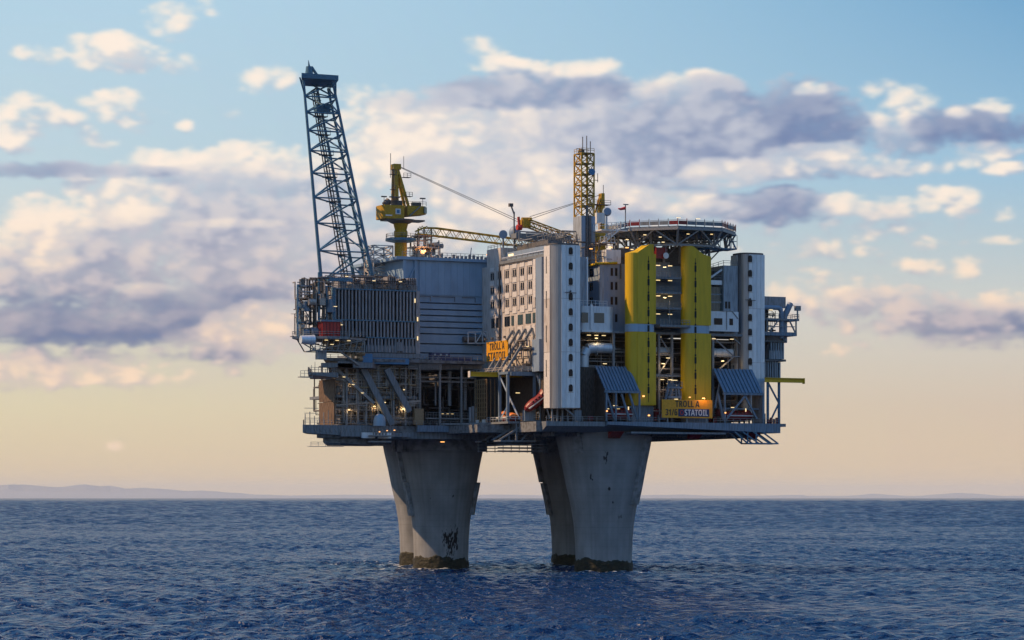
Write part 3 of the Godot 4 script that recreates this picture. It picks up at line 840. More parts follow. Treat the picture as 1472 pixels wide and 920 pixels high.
	g.prism(outline8, outline8.map(func(p): return 49.6 if p.x < -17 or p.y < -20 else 50.2), 51.1)
	make(g, "canopy", "deck_steel", o)
	g = G.new()
	for e in [[-17.2, 36.6, 49.6, 0.35], [-9.2, 41.0, 49.6, 0.5], [-4.9, 40.0, 48.0, 0.45], [-2.2, 36.0, 49.6, 0.3], [-13.0, 41.0, 48.4, 0.25]]: g.tube(Vector3(e[0], e[1], -17), Vector3(e[0], e[2], -17), e[3], 8)
	g.bar(Vector3(-18, 46.9, -16), Vector3(-3, 46.9, -16), 0.4); g.bar(Vector3(-18, 47.9, -16), Vector3(-3, 47.9, -16), 0.3)
	g.rails([Vector3(-17, 37.8, -14), Vector3(-5.6, 37.8, -14)], 1.4, 0.7); g.bar(Vector3(-17, 37.7, -14), Vector3(-5, 37.7, -14), 0.35)
	make(g, "post", "frame", o)
	for k in 4: block("gas_bottle", "aluminium_b", o, Vector3(-5.4 + k * 0.75, 36.0, -13.8), Vector3(-4.9 + k * 0.75, 40.6 + 0.25 * (k % 2), -13.3))
	rng.seed = 20
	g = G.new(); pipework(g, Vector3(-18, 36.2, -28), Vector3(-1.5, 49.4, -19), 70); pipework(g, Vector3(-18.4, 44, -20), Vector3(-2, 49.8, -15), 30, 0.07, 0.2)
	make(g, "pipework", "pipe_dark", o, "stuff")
	for k in 3: lamp(o, Vector3(-12.2 + k * 1.3, 38.9, -14.4), Vector3(0.9, 0.12, 0.15))
	# hangar
	o = thing("hangar", "tall blue grey hangar with louvred lower wall behind the crane", "module", Vector3(-6, 51, -36))
	block("wall", "hangar", o, Vector3(-19.6, 51.9, -52), Vector3(14, 77.3, -23.6))
	block("wall", "hangar", o, Vector3(-19.6, 66.94, -23.59), Vector3(14, 77.3, -22.2))
	block("wall", "hangar", o, Vector3(-19.6, 51.9, -23.59), Vector3(-15.22, 66.93, -22.2))
	var rows := [66.6, 65.0, 63.5, 62.0, 60.5, 58.9, 56.4, 54.1, 52.4]
	for i in 11:
		block("wall_panel", "hangar", o, Vector3(-15.2 + i * 1.72, 68.8, -22.18), Vector3(-15.2 + i * 1.72 + 1.69, 77.25, -22.02))
	for i in rows.size() - 1:
		block("louvre", "hangar", o, Vector3(-15.2, rows[i + 1] + 0.32, -22.9), Vector3(4, rows[i], -21.9))
	g = G.new()
	for e in [[-15.0, -12.2], [-11.7, -5.6], [-3.6, 0.0]]:
		g.bar(Vector3(e[0], 68.4, -21.9), Vector3(e[1], 68.4, -21.9), 0.14); g.bar(Vector3(e[1], 68.4, -21.9), Vector3(e[1], 67.2, -21.9), 0.12)
	make(g, "cable_tray", "dark", o)
	block("corner_post", "hangar", o, Vector3(-19.7, 53, -22.3), Vector3(-18.9, 77.3, -21.6))
	block("corner_post", "hangar", o, Vector3(-16.6, 53, -22.3), Vector3(-15.9, 77.3, -21.7))
	g = G.new()
	g.bar(Vector3(-19.0, 70.4, -21.9), Vector3(-16.2, 76.2, -21.9), 0.3)
	make(g, "corner_brace", "hangar", o)
	block("roof_edge", "hangar", o, Vector3(-21.4, 77.35, -52), Vector3(14, 78.1, -21.4))
	g = G.new()
	g.rails([Vector3(-20, 78.1, -21.6), Vector3(8, 78.1, -21.6)], 1.25, 1.2)
	rng.seed = 31
	for k in 16: g.box(-10 + k * 1.1, 78.1, -23.5, -9.5 + k * 1.1, 78.5 + rng.randf() * 0.9, -22.8)
	g.bar(Vector3(-12.5, 78.1, -22), Vector3(-11.6, 80.6, -22), 0.16); g.bar(Vector3(-1.4, 78.1, -22), Vector3(-1.0, 81.0, -22), 0.16)
	make(g, "railing", "frame", o)
	g = G.new()
	g.tube(Vector3(-3.9, 57.8, -20.6), Vector3(4, 58.0, -20.6), 0.75, 12)
	make(g, "exhaust_pipe", "pipe_dark", o)
	g = G.new()
	for e in [[-3, 59.6, 3.4, 59.9], [-3, 56.8, 3.4, 57.0], [-3, 56.8, -3, 59.6], [-1, 56.8, 1, 59.8], [1, 59.8, 3.4, 57.0], [-1, 59.7, -1, 56.8], [1, 59.8, 1, 57]]: g.bar(Vector3(e[0], e[1], -19.6), Vector3(e[2], e[3], -19.6), 0.22)
	make(g, "pipe_frame", "aluminium_b", o)
	o = thing("blue_skid", "deep blue equipment skid at the foot of the hangar wall", "skid", Vector3(-10, 51.9, -19))
	block("body", "blue_deep", o, Vector3(-13.6, 52.0, -20), Vector3(-8.6, 54.2, -18))
	block("body", "blue_deep", o, Vector3(-8.6, 52.0, -19.8), Vector3(-2.4, 53.2, -18.2))
	for k in 3: block("hatch", "band", o, Vector3(-13.0 + k * 1.6, 53.4, -17.98), Vector3(-12.5 + k * 1.6, 53.9, -17.9))
	# corrugated module
	o = thing("corrugated_module", "dark corrugated steel module in three tiers beneath the lattice tower", "module", Vector3(-31, 52, -22))
	block("core", "dark", o, Vector3(-42.0, 53.4, -17), Vector3(-20.4, 68.7, -12.4))
	for t in [[-42.2, -20.6, 61.4, 68.6, 4], [-42.2, -20.2, 57.2, 61.1, 4], [-33.6, -20.0, 53.6, 57.0, 3]]:
		for k in t[4]:
			var w: float = (t[1] - t[0]) / t[4]
			g = G.new()
			g.corr(Vector3(t[0] + k * w + 0.06, t[2], -12.1), Vector3(t[0] + (k + 1) * w - 0.06, t[2], -12.1), t[3] - t[2], Vector3(0, 0, 1), 0.86, 0.26)
			make(g, "corrugated_panel", "corrugated", o)
		block("rim_beam", "derrick", o, Vector3(t[0] - 0.1, t[3], -12.5), Vector3(t[1] + 0.1, t[3] + 0.3, -11.7))
	for k in 2:
		g = G.new()
		g.corr(Vector3(-42.25, 57.2, -16.2 + k * 2.05), Vector3(-42.25, 57.2, -16.2 + k * 2.05 + 2.0), 11.4, Vector3(-1, 0, 0), 0.9, 0.2)
		make(g, "corrugated_panel", "facade", o)
	block("corner_post", "derrick", o, Vector3(-42.5, 57.0, -12.3), Vector3(-41.7, 69.0, -11.6))
	block("corner_post", "corrugated", o, Vector3(-20.4, 53.4, -12.6), Vector3(-19.4, 68.8, -11.8))
	block("door", "deck_steel", o, Vector3(-25.6, 54.0, -11.75), Vector3(-24.0, 56.2, -11.6))
	block("floor", "deck_steel", o, Vector3(-34, 52.3, -30), Vector3(-19.4, 53.35, -11.4))
	for p in [Vector3(-20.9, 66.4, -11.4), Vector3(-20.2, 61.9, -11.4), Vector3(-20.2, 57.2, -11.4)]: lamp(o, p, Vector3(0.3, 1.4, 0.2))
	lamp(o, Vector3(-40.4, 60.0, -11.4), Vector3(1.2, 0.25, 0.2))
	rng.seed = 40
	for e in [[-40, 3.0], [-36.4, 2.6], [-33.2, 3.3], [-30.4, 2.5], [-27.0, 3.4], [-24.0, 3.0], [-21.6, 3.2]]:      # rooftop casings
		g = G.new()
		g.corr(Vector3(e[0], 68.9, -14.0), Vector3(e[0] + 2.2, 68.9, -14.0), e[1], Vector3(0, 0, 1), 0.6, 0.2)
		g.box(e[0], 68.9, -18, e[0] + 2.2, 68.9 + e[1], -14.05)
		make(g, "roof_casing", "corrugated", o)
	g = G.new(); pipework(g, Vector3(-42, 69, -20), Vector3(-20, 72.6, -12.4), 60, 0.08, 0.26); g.rails([Vector3(-42, 68.9, -12.2), Vector3(-20, 68.9, -12.2)])
	make(g, "pipework", "pipe_dark", o, "stuff")
	for p in [Vector3(-31.4, 71.0, -12.2), Vector3(-24.4, 71.0, -12.2), Vector3(-38.6, 71.8, -12.0)]: lamp(o, p, Vector3(1.0, 0.22, 0.2))
	# equipment rack hanging off the end
	o = thing("equipment_rack", "open steel rack of tanks and pipes overhanging the platform end", "equipment rack", Vector3(-47, 54, -9))
	g = G.new()
	g.prism([Vector2(-53.6, -9.6), Vector2(-46.4, -5.0), Vector2(-40.6, -5.0), Vector2(-40.6, -22), Vector2(-46, -22)], 56.2, 56.8)
	make(g, "floor", "deck_steel", o)
	g = G.new()
	for p in [Vector3(-52.4, 56.8, -9), Vector3(-49.4, 56.8, -15.4), Vector3(-47.2, 56.8, -12), Vector3(-44.6, 56.8, -10), Vector3(-49.6, 56.8, -14)]: g.bar(p, p + Vector3.UP * 12.4, 0.4)
	for y in [60.2, 63.8, 69.1]:
		g.bar(Vector3(-52.4, y, -9), Vector3(-47.2, y, -12), 0.26); g.bar(Vector3(-52.4, y, -9), Vector3(-49.4, y, -15.4), 0.26); g.bar(Vector3(-47.2, y, -12), Vector3(-43, y, -10), 0.26); g.bar(Vector3(-49.4, y, -15.4), Vector3(-44, y, -16), 0.22)
	g.bar(Vector3(-52.4, 66.0, -9), Vector3(-47.6, 60.4, -12), 0.2)
	g.bar(Vector3(-46.6, 56.8, -10), Vector3(-46.6, 72.4, -10), 0.45); g.bar(Vector3(-46.6, 72.3, -10), Vector3(-38, 72.3, -10), 0.35); g.bar(Vector3(-44.4, 70.8, -10), Vector3(-38, 70.8, -10), 0.9)
	make(g, "frame", "derrick", o)
	for e in [[Vector3(-50.9, 57.6, -9.6), Vector3(-49.4, 57.6, -9.6), 0.95, 0.95], [Vector3(-48.9, 57.9, -9.6), Vector3(-46.8, 57.9, -9.6), 1.15, 1.15], [Vector3(-49.6, 63, -11), Vector3(-49.6, 65.4, -11), 1.3, 0.5], [Vector3(-43.9, 62.8, -9.6), Vector3(-43.9, 66, -9.6), 1.1, 0.5]]:
		g = G.new()
		g.tube(e[0], e[1], e[2], 14, e[3])
		make(g, "tank", "deck_blue", o)
	g = G.new()
	g.tube(Vector3(-52.4, 55.9, -7.0), Vector3(-49.0, 55.9, -7.0), 1.0, 14, 1.25)
	make(g, "exhaust_hood", "aluminium", o)
	rng.seed = 51
	g = G.new(); pipework(g, Vector3(-50, 57, -14), Vector3(-43, 71, -9.6), 110, 0.07, 0.36); vessels(g, Vector3(-52, 57, -14), Vector3(-44, 69, -10), 20)
	make(g, "pipework", "pipe_dark", o, "stuff")
	g = G.new(); pipework(g, Vector3(-52.4, 57, -14), Vector3(-43, 70, -8.6), 60, 0.06, 0.2); vessels(g, Vector3(-52, 57, -12), Vector3(-45, 69, -9), 10)
	make(g, "pipework", "pipe", o, "stuff")
	g = G.new()
	g.rails([Vector3(-46.2, 56.8, -21), Vector3(-53.5, 56.8, -9.7), Vector3(-46.4, 56.8, -5.1), Vector3(-36, 56.8, -5.1)])
	g.bar(Vector3(-40.5, 56.4, -5.2), Vector3(-34, 56.6, -11), 0.4)
	make(g, "railing", "frame", o)
	g = G.new()        # hanging truss below the rack
	lattice(g, g, [Vector3(-48.8, 53.4, -7), Vector3(-36, 53.4, -7), Vector3(-36, 53.4, -14), Vector3(-48.8, 53.4, -14)], [Vector3(-50.6, 56.2, -7), Vector3(-36, 56.2, -7), Vector3(-36, 56.2, -14), Vector3(-50.6, 56.2, -14)], [0.0, 1.0], 0.25, 0.22)
	for k in 9: g.bar(Vector3(-49 + k * 1.5, 53.4, -7), Vector3(-48.2 + k * 1.5, 56.2, -7), 0.16)
	for k in 14: g.rail(Vector3(-48.6 + k * 0.9, 53.4, -6.9), Vector3(-47.7 + k * 0.9, 53.4, -6.9), 1.0, 0.9)
	g.bar(Vector3(-42, 53.4, -8), Vector3(-36.6, 50.2, -9), 0.4)
	make(g, "hanging_truss", "frame", o)
	g = G.new(); pipework(g, Vector3(-48, 53.5, -13), Vector3(-35, 56, -8), 40, 0.07, 0.3); vessels(g, Vector3(-41, 51.6, -11), Vector3(-35, 54, -9), 12)
	make(g, "pipework", "pipe_warm", o, "stuff")
	for p in [Vector3(-46, 55.9, -6.6), Vector3(-43.2, 55.9, -6.6), Vector3(-40.2, 55.9, -6.6), Vector3(-44.6, 54.9, -6.4), Vector3(-42.8, 64.2, -8.8), Vector3(-41.9, 60.2, -8.6)]: lamp(o, p, Vector3(1.1, 0.2, 0.2))
	o = thing("red_container", "small red container standing on the overhanging rack floor", "container", Vector3(-46, 56.8, -6.5))
	block("body", "red_bright", o, Vector3(-47.2, 56.85, -9.2), Vector3(-42.6, 60.3, -6.2))
	for k in 6: block("rib", "red", o, Vector3(-47.1 + k * 0.88, 56.9, -6.18), Vector3(-46.9 + k * 0.88, 60.2, -6.08))
	block("roof", "deck_blue", o, Vector3(-47.6, 60.32, -9.6), Vector3(-42.2, 60.75, -5.9))
	block("door", "red", o, Vector3(-47.24, 57.0, -8.6), Vector3(-47.21, 60.0, -7.0))
	o = thing("domed_vessel", "pale blue domed vessel on the lower deck edge", "vessel", Vector3(-31, 34.4, -9.6))
	g = G.new()
	g.lathe(Vector3(-31, 35.6, -9.6), [Vector2(1.5, 0), Vector2(1.5, 1.3), Vector2(1.35, 2.0), Vector2(1.0, 2.55), Vector2(0.5, 2.85), Vector2(0.02, 2.9)], 24)
	make(g, "dome", "band", o)
	g = G.new()
	g.rails([Vector3(-33.4, 33.4, -7.4), Vector3(-28.4, 33.4, -7.4)], 1.0, 0.8); g.box(-33.6, 33.0, -11.3, -28.2, 33.3, -7.2); g.box(-33.6, 31.6, -11.0, -28.4, 31.9, -8.4)
	for k in 5: g.tube(Vector3(-32.6 + k * 0.8, 33.3, -9.6), Vector3(-32.6 + k * 0.8, 35.0, -9.6), 0.16, 6)
	make(g, "cradle", "frame", o)
	for k in 2: lamp(o, Vector3(-32.0 + k * 2.0, 34.1 + 0.3 * k, -7.2), Vector3(0.4, 0.25, 0.2), "lamp_warm")

# ---------------------------------------------------------------- lattice flare tower
func make_tower() -> void:
	var o := thing("lattice_tower", "tall leaning blue lattice tower with a flat top platform", "lattice tower", Vector3(-32, 69, -36))
	var b := [Vector3(-38.0, 69.0, -30), Vector3(-23.6, 69.0, -30), Vector3(-17.6, 69.0, -47), Vector3(-21.6, 69.0, -47)]
	var t := [Vector3(-43.0, 121.6, -30), Vector3(-35.2, 121.6, -30), Vector3(-32.2, 121.6, -41), Vector3(-35.2, 121.6, -41)]
	var bays := [0.05, 0.20, 0.33, 0.45, 0.565, 0.67, 0.765, 0.85, 0.925]
	for i in 4:
		var g := G.new()
		g.tube(b[i], t[i], 0.46, 10, 0.32)
		make(g, "tower_leg", "derrick", o)
	for s in bays.size():
		var g := G.new()
		var P := []
		var Q := []
		for i in 4:
			P.append(b[i].lerp(t[i], bays[s])); Q.append(b[i].lerp(t[i], bays[s + 1] if s + 1 < bays.size() else 1.0))
		for i in 4: g.tube(P[i], P[(i + 1) % 4], 0.21, 6)
		g.tube(P[0], Q[1].lerp(Q[2], 0.35), 0.22, 6)
		g.tube(P[1], Q[2], 0.22, 6); g.tube(P[1], Q[0].lerp(Q[3], 0.6), 0.22, 6); g.tube(P[0], Q[3], 0.24, 6)
		var mid: Vector3 = P[0].lerp(Q[0], 0.5).lerp(P[3].lerp(Q[3], 0.5), 0.6)
		g.tube(mid, P[2].lerp(Q[2], 0.5), 0.16, 6)
		make(g, "bracing_bay", "derrick", o)
	var g := G.new()
	for k in 3: g.tube(b[0].lerp(b[3], 0.62) + Vector3(0.9 * k, 0, 0), t[0].lerp(t[3], 0.62) + Vector3(0.55 * k, -2, 0), 0.15 + 0.06 * (k % 2), 6)
	for s in 42: g.bar(b[0].lerp(b[3], 0.62).lerp(t[0].lerp(t[3], 0.62), s / 42.0), b[0].lerp(b[3], 0.62).lerp(t[0].lerp(t[3], 0.62), s / 42.0) + Vector3(1.9, 0.3 * (s % 3), 0), 0.14)
	for s in 8:
		var p: Vector3 = b[0].lerp(b[3], 0.62).lerp(t[0].lerp(t[3], 0.62), bays[s])
		g.box(p.x - 0.7, p.y, p.z - 1, p.x + 2.6, p.y + 0.18, p.z + 1); g.rail(p + Vector3(-0.6, 0.1, 1), p + Vector3(2.5, 0.1, 1), 1.2, 1.0)
	make(g, "riser_pipes", "pipe_dark", o)
	g = G.new()
	g.prism([Vector2(-43.8, -29.2), Vector2(-34.0, -29.2), Vector2(-30.4, -42), Vector2(-35.8, -42), Vector2(-39.0, -42)], 122.0, 123.2)
	make(g, "top_platform", "derrick", o)
	g = G.new()
	for i in 4:
		g.tube(b[i].lerp(t[i], 0.93), t[i] + (t[i] - Vector3(-36.6, 121.6, -35.5)) * 0.22 + Vector3.UP * 0.4, 0.2, 6)
	g.box(-38.0, 114.6, -36, -34.2, 116.4, -34)
	make(g, "platform_struts", "derrick", o)
	g = G.new()
	g.tube(Vector3(-39.2, 123.2, -36), Vector3(-39.2, 126.0, -36), 1.1, 10, 0.8); g.tube(Vector3(-39.2, 126.0, -36), Vector3(-39.4, 127.6, -36), 0.3, 8, 0.05)
	g.bar(Vector3(-38.6, 126.0, -36), Vector3(-36.6, 123.3, -36), 0.9, 0.4)
	make(g, "beacon_hood", "derrick", o)

# ---------------------------------------------------------------- cranes
func crane_boom(o: Node3D, a: Vector3, b: Vector3, h0: float, h1: float, w: float, n: int) -> void:
	var d := (b - a).normalized()
	var s := d.cross(Vector3.UP).normalized() * w / 2
	var g := G.new()
	var c := G.new()
	for k in n:
		var t0 := float(k) / n; var t1 := float(k + 1) / n; var tm := (t0 + t1) / 2
		var H0 := Vector3.UP * lerpf(h0, h1, t0) * smoothstep(-0.06, 0.1, t0); var Hm := Vector3.UP * lerpf(h0, h1, tm); var H1 := Vector3.UP * lerpf(h0, h1, t1)
		for e in [-1.0, 1.0]:
			var p = a.lerp(b, t0) + s * e; var m = a.lerp(b, tm) + s * e; var q = a.lerp(b, t1) + s * e
			c.tube(p, q, 0.17, 6); c.tube(p + H0, q + H1, 0.17, 6)
			g.tube(p, m + Hm, 0.085, 5); g.tube(m + Hm, q, 0.085, 5)
		g.tube(a.lerp(b, t0) - s + H0, a.lerp(b, t1) + s + H1, 0.08, 5); g.tube(a.lerp(b, t1) - s, a.lerp(b, t1) + s, 0.08, 5)
	make(c, "boom_chords", "yellow_crane", o)
	make(g, "boom_lacing", "yellow_crane", o)

func make_cranes() -> void:
	var o := thing("pedestal_crane", "yellow pedestal crane with its lattice boom lowered across the roofs", "crane", Vector3(-14.8, 60, -35))
	var c := Vector3(-14.8, 0, -35)
	var g := G.new()
	g.lathe(c, [Vector2(1.6, 55), Vector2(1.6, 84.2), Vector2(1.75, 84.5), Vector2(1.75, 85.6), Vector2(1.5, 86), Vector2(1.9, 87.6), Vector2(2.2, 88.6)], 28)
	make(g, "pedestal", "yellow_crane", o)
	g = G.new()
	g.lathe(c, [Vector2(1.6, 82.7), Vector2(3.9, 83.2), Vector2(3.9, 83.8), Vector2(1.6, 83.9)], 28)
	make(g, "ring_walkway", "derrick", o)
	g = G.new()
	for k in 10: g.rail(c + Vector3(cos(TAU * k / 10.0) * 3.8, 83.8, sin(TAU * k / 10.0) * 3.8), c + Vector3(cos(TAU * (k + 1) / 10.0) * 3.8, 83.8, sin(TAU * (k + 1) / 10.0) * 3.8))
	make(g, "railing", "frame", o)
	g = G.new()
	g.prism([Vector2(-20.6, -34), Vector2(-20.2, -32.6), Vector2(-14.9, -32.4), Vector2(-14.9, -38.4), Vector2(-20.2, -38.4), Vector2(-20.6, -37)], 88.6, 92.0)
	make(g, "machinery_house", "yellow_crane", o)
	g = G.new()
	var outline9 := [Vector2(-14.0, -32.4), Vector2(-9.4, -32.2), Vector2(-8.6, -33.2), Vector2(-8.6, -37), Vector2(-14.0, -38)]
	g.prism(outline9, outline9.map(func(p): return 89.4 if p.x < -10 else 90.0), 92.0)
	make(g, "operator_cabin", "yellow_crane", o)
	g = G.new()
	g.bar(Vector3(-13.6, 89.4, -32.25), Vector3(-10.8, 91.8, -32.15), 1.1, 0.2)
	make(g, "stair", "deck_steel", o)
	g = G.new()
	g.obox(Vector3(-9.15, 91.0, -32.35), Vector3(0.55, 0, -0.55), Vector3(0, 0.8, 0), Vector3(0.08, 0, 0.08))
	make(g, "cabin_window", "glass_green", o)
	block("emblem_plate", "white", o, Vector3(-17.3, 89.7, -32.46), Vector3(-15.9, 91.1, -32.36))
	block("emblem_mark", "blue_bright", o, Vector3(-17.0, 89.95, -32.35), Vector3(-16.2, 90.85, -32.32))
	block("name_strip", "white", o, Vector3(-20.0, 89.2, -32.5), Vector3(-18.2, 89.5, -32.38))
	g = G.new()
	g.lathe(c + Vector3(0, 0, 0), [Vector2(2.2, 87.6), Vector2(3.6, 88.3), Vector2(3.6, 88.6), Vector2(0.1, 88.62)], 24)
	g.box(-19.6, 88.2, -37, -9, 88.58, -33)
	make(g, "slew_frame", "pipe_dark", o)
	g = G.new()
	for e in [-1.2, 1.2]:
		g.bar(Vector3(-16.4, 92.0, -35 + e), Vector3(-16.4, 101.6, -35 + e * 0.5), 0.75, 0.9)
		g.bar(Vector3(-13.2, 92.0, -35 + e), Vector3(-15.8, 101.0, -35 + e * 0.5), 0.6, 0.6)
	g.box(-17.1, 101.2, -36.2, -15.2, 102.6, -33.8)
	for y in [94.0, 96.4, 98.8]: g.bar(Vector3(-16.4, y, -34), Vector3(-13.2 - (y - 92.0) * 0.29, y + 0.8, -34), 0.3)
	make(g, "gantry", "yellow_crane", o)
	g = G.new()
	for e in [[-17.6, 93, 1.3], [-17.7, 96.0, 1.0], [-17.7, 99.8, 1.2], [-13.6, 94.4, 1.6], [-14.2, 99.2, 1.8]]:
		g.box(e[0] - e[2] * 0.3, e[1], -34.6, e[0] + e[2] * 0.8, e[1] + 0.12, -33.2); g.rail(Vector3(e[0] - e[2] * 0.3, e[1], -33.2), Vector3(e[0] + e[2] * 0.8, e[1], -33.2), 1.1, 0.8)
	g.ladder(Vector3(-17.4, 92, -34.2), Vector3(-17.3, 101.4, -34.2), Vector3(0, 0, 1)); g.bar(Vector3(-18.0, 99, -34), Vector3(-18.0, 105.2, -34), 0.12); g.bar(Vector3(-14.4, 101.4, -34), Vector3(-14.4, 104.6, -34), 0.1)
	make(g, "gantry_walkways", "pipe_dark", o)
	g = G.new()
	g.rails([Vector3(-20.4, 92, -32.6), Vector3(-8.8, 92, -32.6)]); g.tube(Vector3(-19.6, 92, -34), Vector3(-18.4, 93.2, -34), 0.9, 10); g.box(-17.6, 92, -34.6, -15.0, 93.3, -33.4); g.box(-12.2, 92, -34.5, -10, 93.0, -33)
	for e in [-20.2, -18, -16.6, -9.6]: g.bar(Vector3(e, 92, -33), Vector3(e, 94, -33), 0.1); g.box(e - 0.7, 93.9, -33.3, e + 0.7, 94.2, -32.8)
	make(g, "roof_gear", "pipe_dark", o)
	crane_boom(o, Vector3(-11.5, 85.0, -32.8), Vector3(30.5, 81.6, -29), 2.1, 1.5, 2.0, 16)
	for e in [-0.35, 0.35]:
		g = G.new()
		g.tube(Vector3(-15.4, 102.0, -34.6 + e), Vector3(30.5, 83.4 + e * 0.8, -29 + e), 0.075, 5)
		make(g, "rope", "rope", o)
	# second crane, its tower standing behind the mast
	o = thing("pedestal_crane", "yellow crane behind the radio mast with boom resting over the accommodation roof", "crane", Vector3(30.5, 70, -14))
	c = Vector3(30.8, 0, -13)
	g = G.new()
	g.lathe(c, [Vector2(1.5, 60), Vector2(1.5, 82.0), Vector2(1.9, 83.0)], 20)
	make(g, "pedestal", "yellow_crane", o)
	g = G.new()
	g.box(27.6, 83, -16, 34, 85.4, -10.4)
	make(g, "operator_cabin", "yellow_crane", o)
	g = G.new()
	for e in [-0.9, 0.9]: g.bar(c + Vector3(0.3, 85, e), c + Vector3(0.3, 95.2, e * 0.5), 0.75, 0.9); g.bar(c + Vector3(-2.6, 85, e), c + Vector3(-0.2, 94, e * 0.5), 0.35)
	make(g, "gantry", "yellow_crane", o)
	g = G.new()
	for e in [[92.2, -3.6, 2.2], [88.6, -3.4, 0]]: g.box(c.x + e[1], e[0], -14, c.x + e[2], e[0] + 0.15, -11.6); g.rail(Vector3(c.x + e[1], e[0], -11.6), Vector3(c.x + e[2], e[0], -11.6))
	for e in [[-2.2, 97.0], [0.8, 97.4], [-3, 95.6]]: g.bar(Vector3(c.x + e[0], 90, -13), Vector3(c.x + e[0], e[1], -13), 0.12)
	make(g, "gantry_walkways", "pipe_dark", o)
	crane_boom(o, Vector3(28.6, 80.6, -12.4), Vector3(6.0, 85.2, -4.5), 1.6, 1.6, 1.9, 11)
	g = G.new()
	g.box(4.9, 84.8, -6, 7.0, 86.8, -4); g.tube(Vector3(5.0, 86.9, -5), Vector3(7.6, 87.0, -5), 0.45, 10)
	make(g, "boom_head", "yellow_crane", o)
	g = G.new()
	g.tube(Vector3(3.6, 84.8, -4.8), Vector3(4.8, 84.8, -4.8), 0.7, 10); g.bar(Vector3(4.2, 85, -4.8), Vector3(4.0, 87.4, -4.8), 0.5)
	make(g, "hook_block", "red_bright", o)
	for e in [-0.35, 0.35]:
		g = G.new()
		g.tube(Vector3(30.6, 94.8, -13 + e), Vector3(7.0, 87.2 + e, -5 + e), 0.07, 5)
		make(g, "rope", "rope", o)

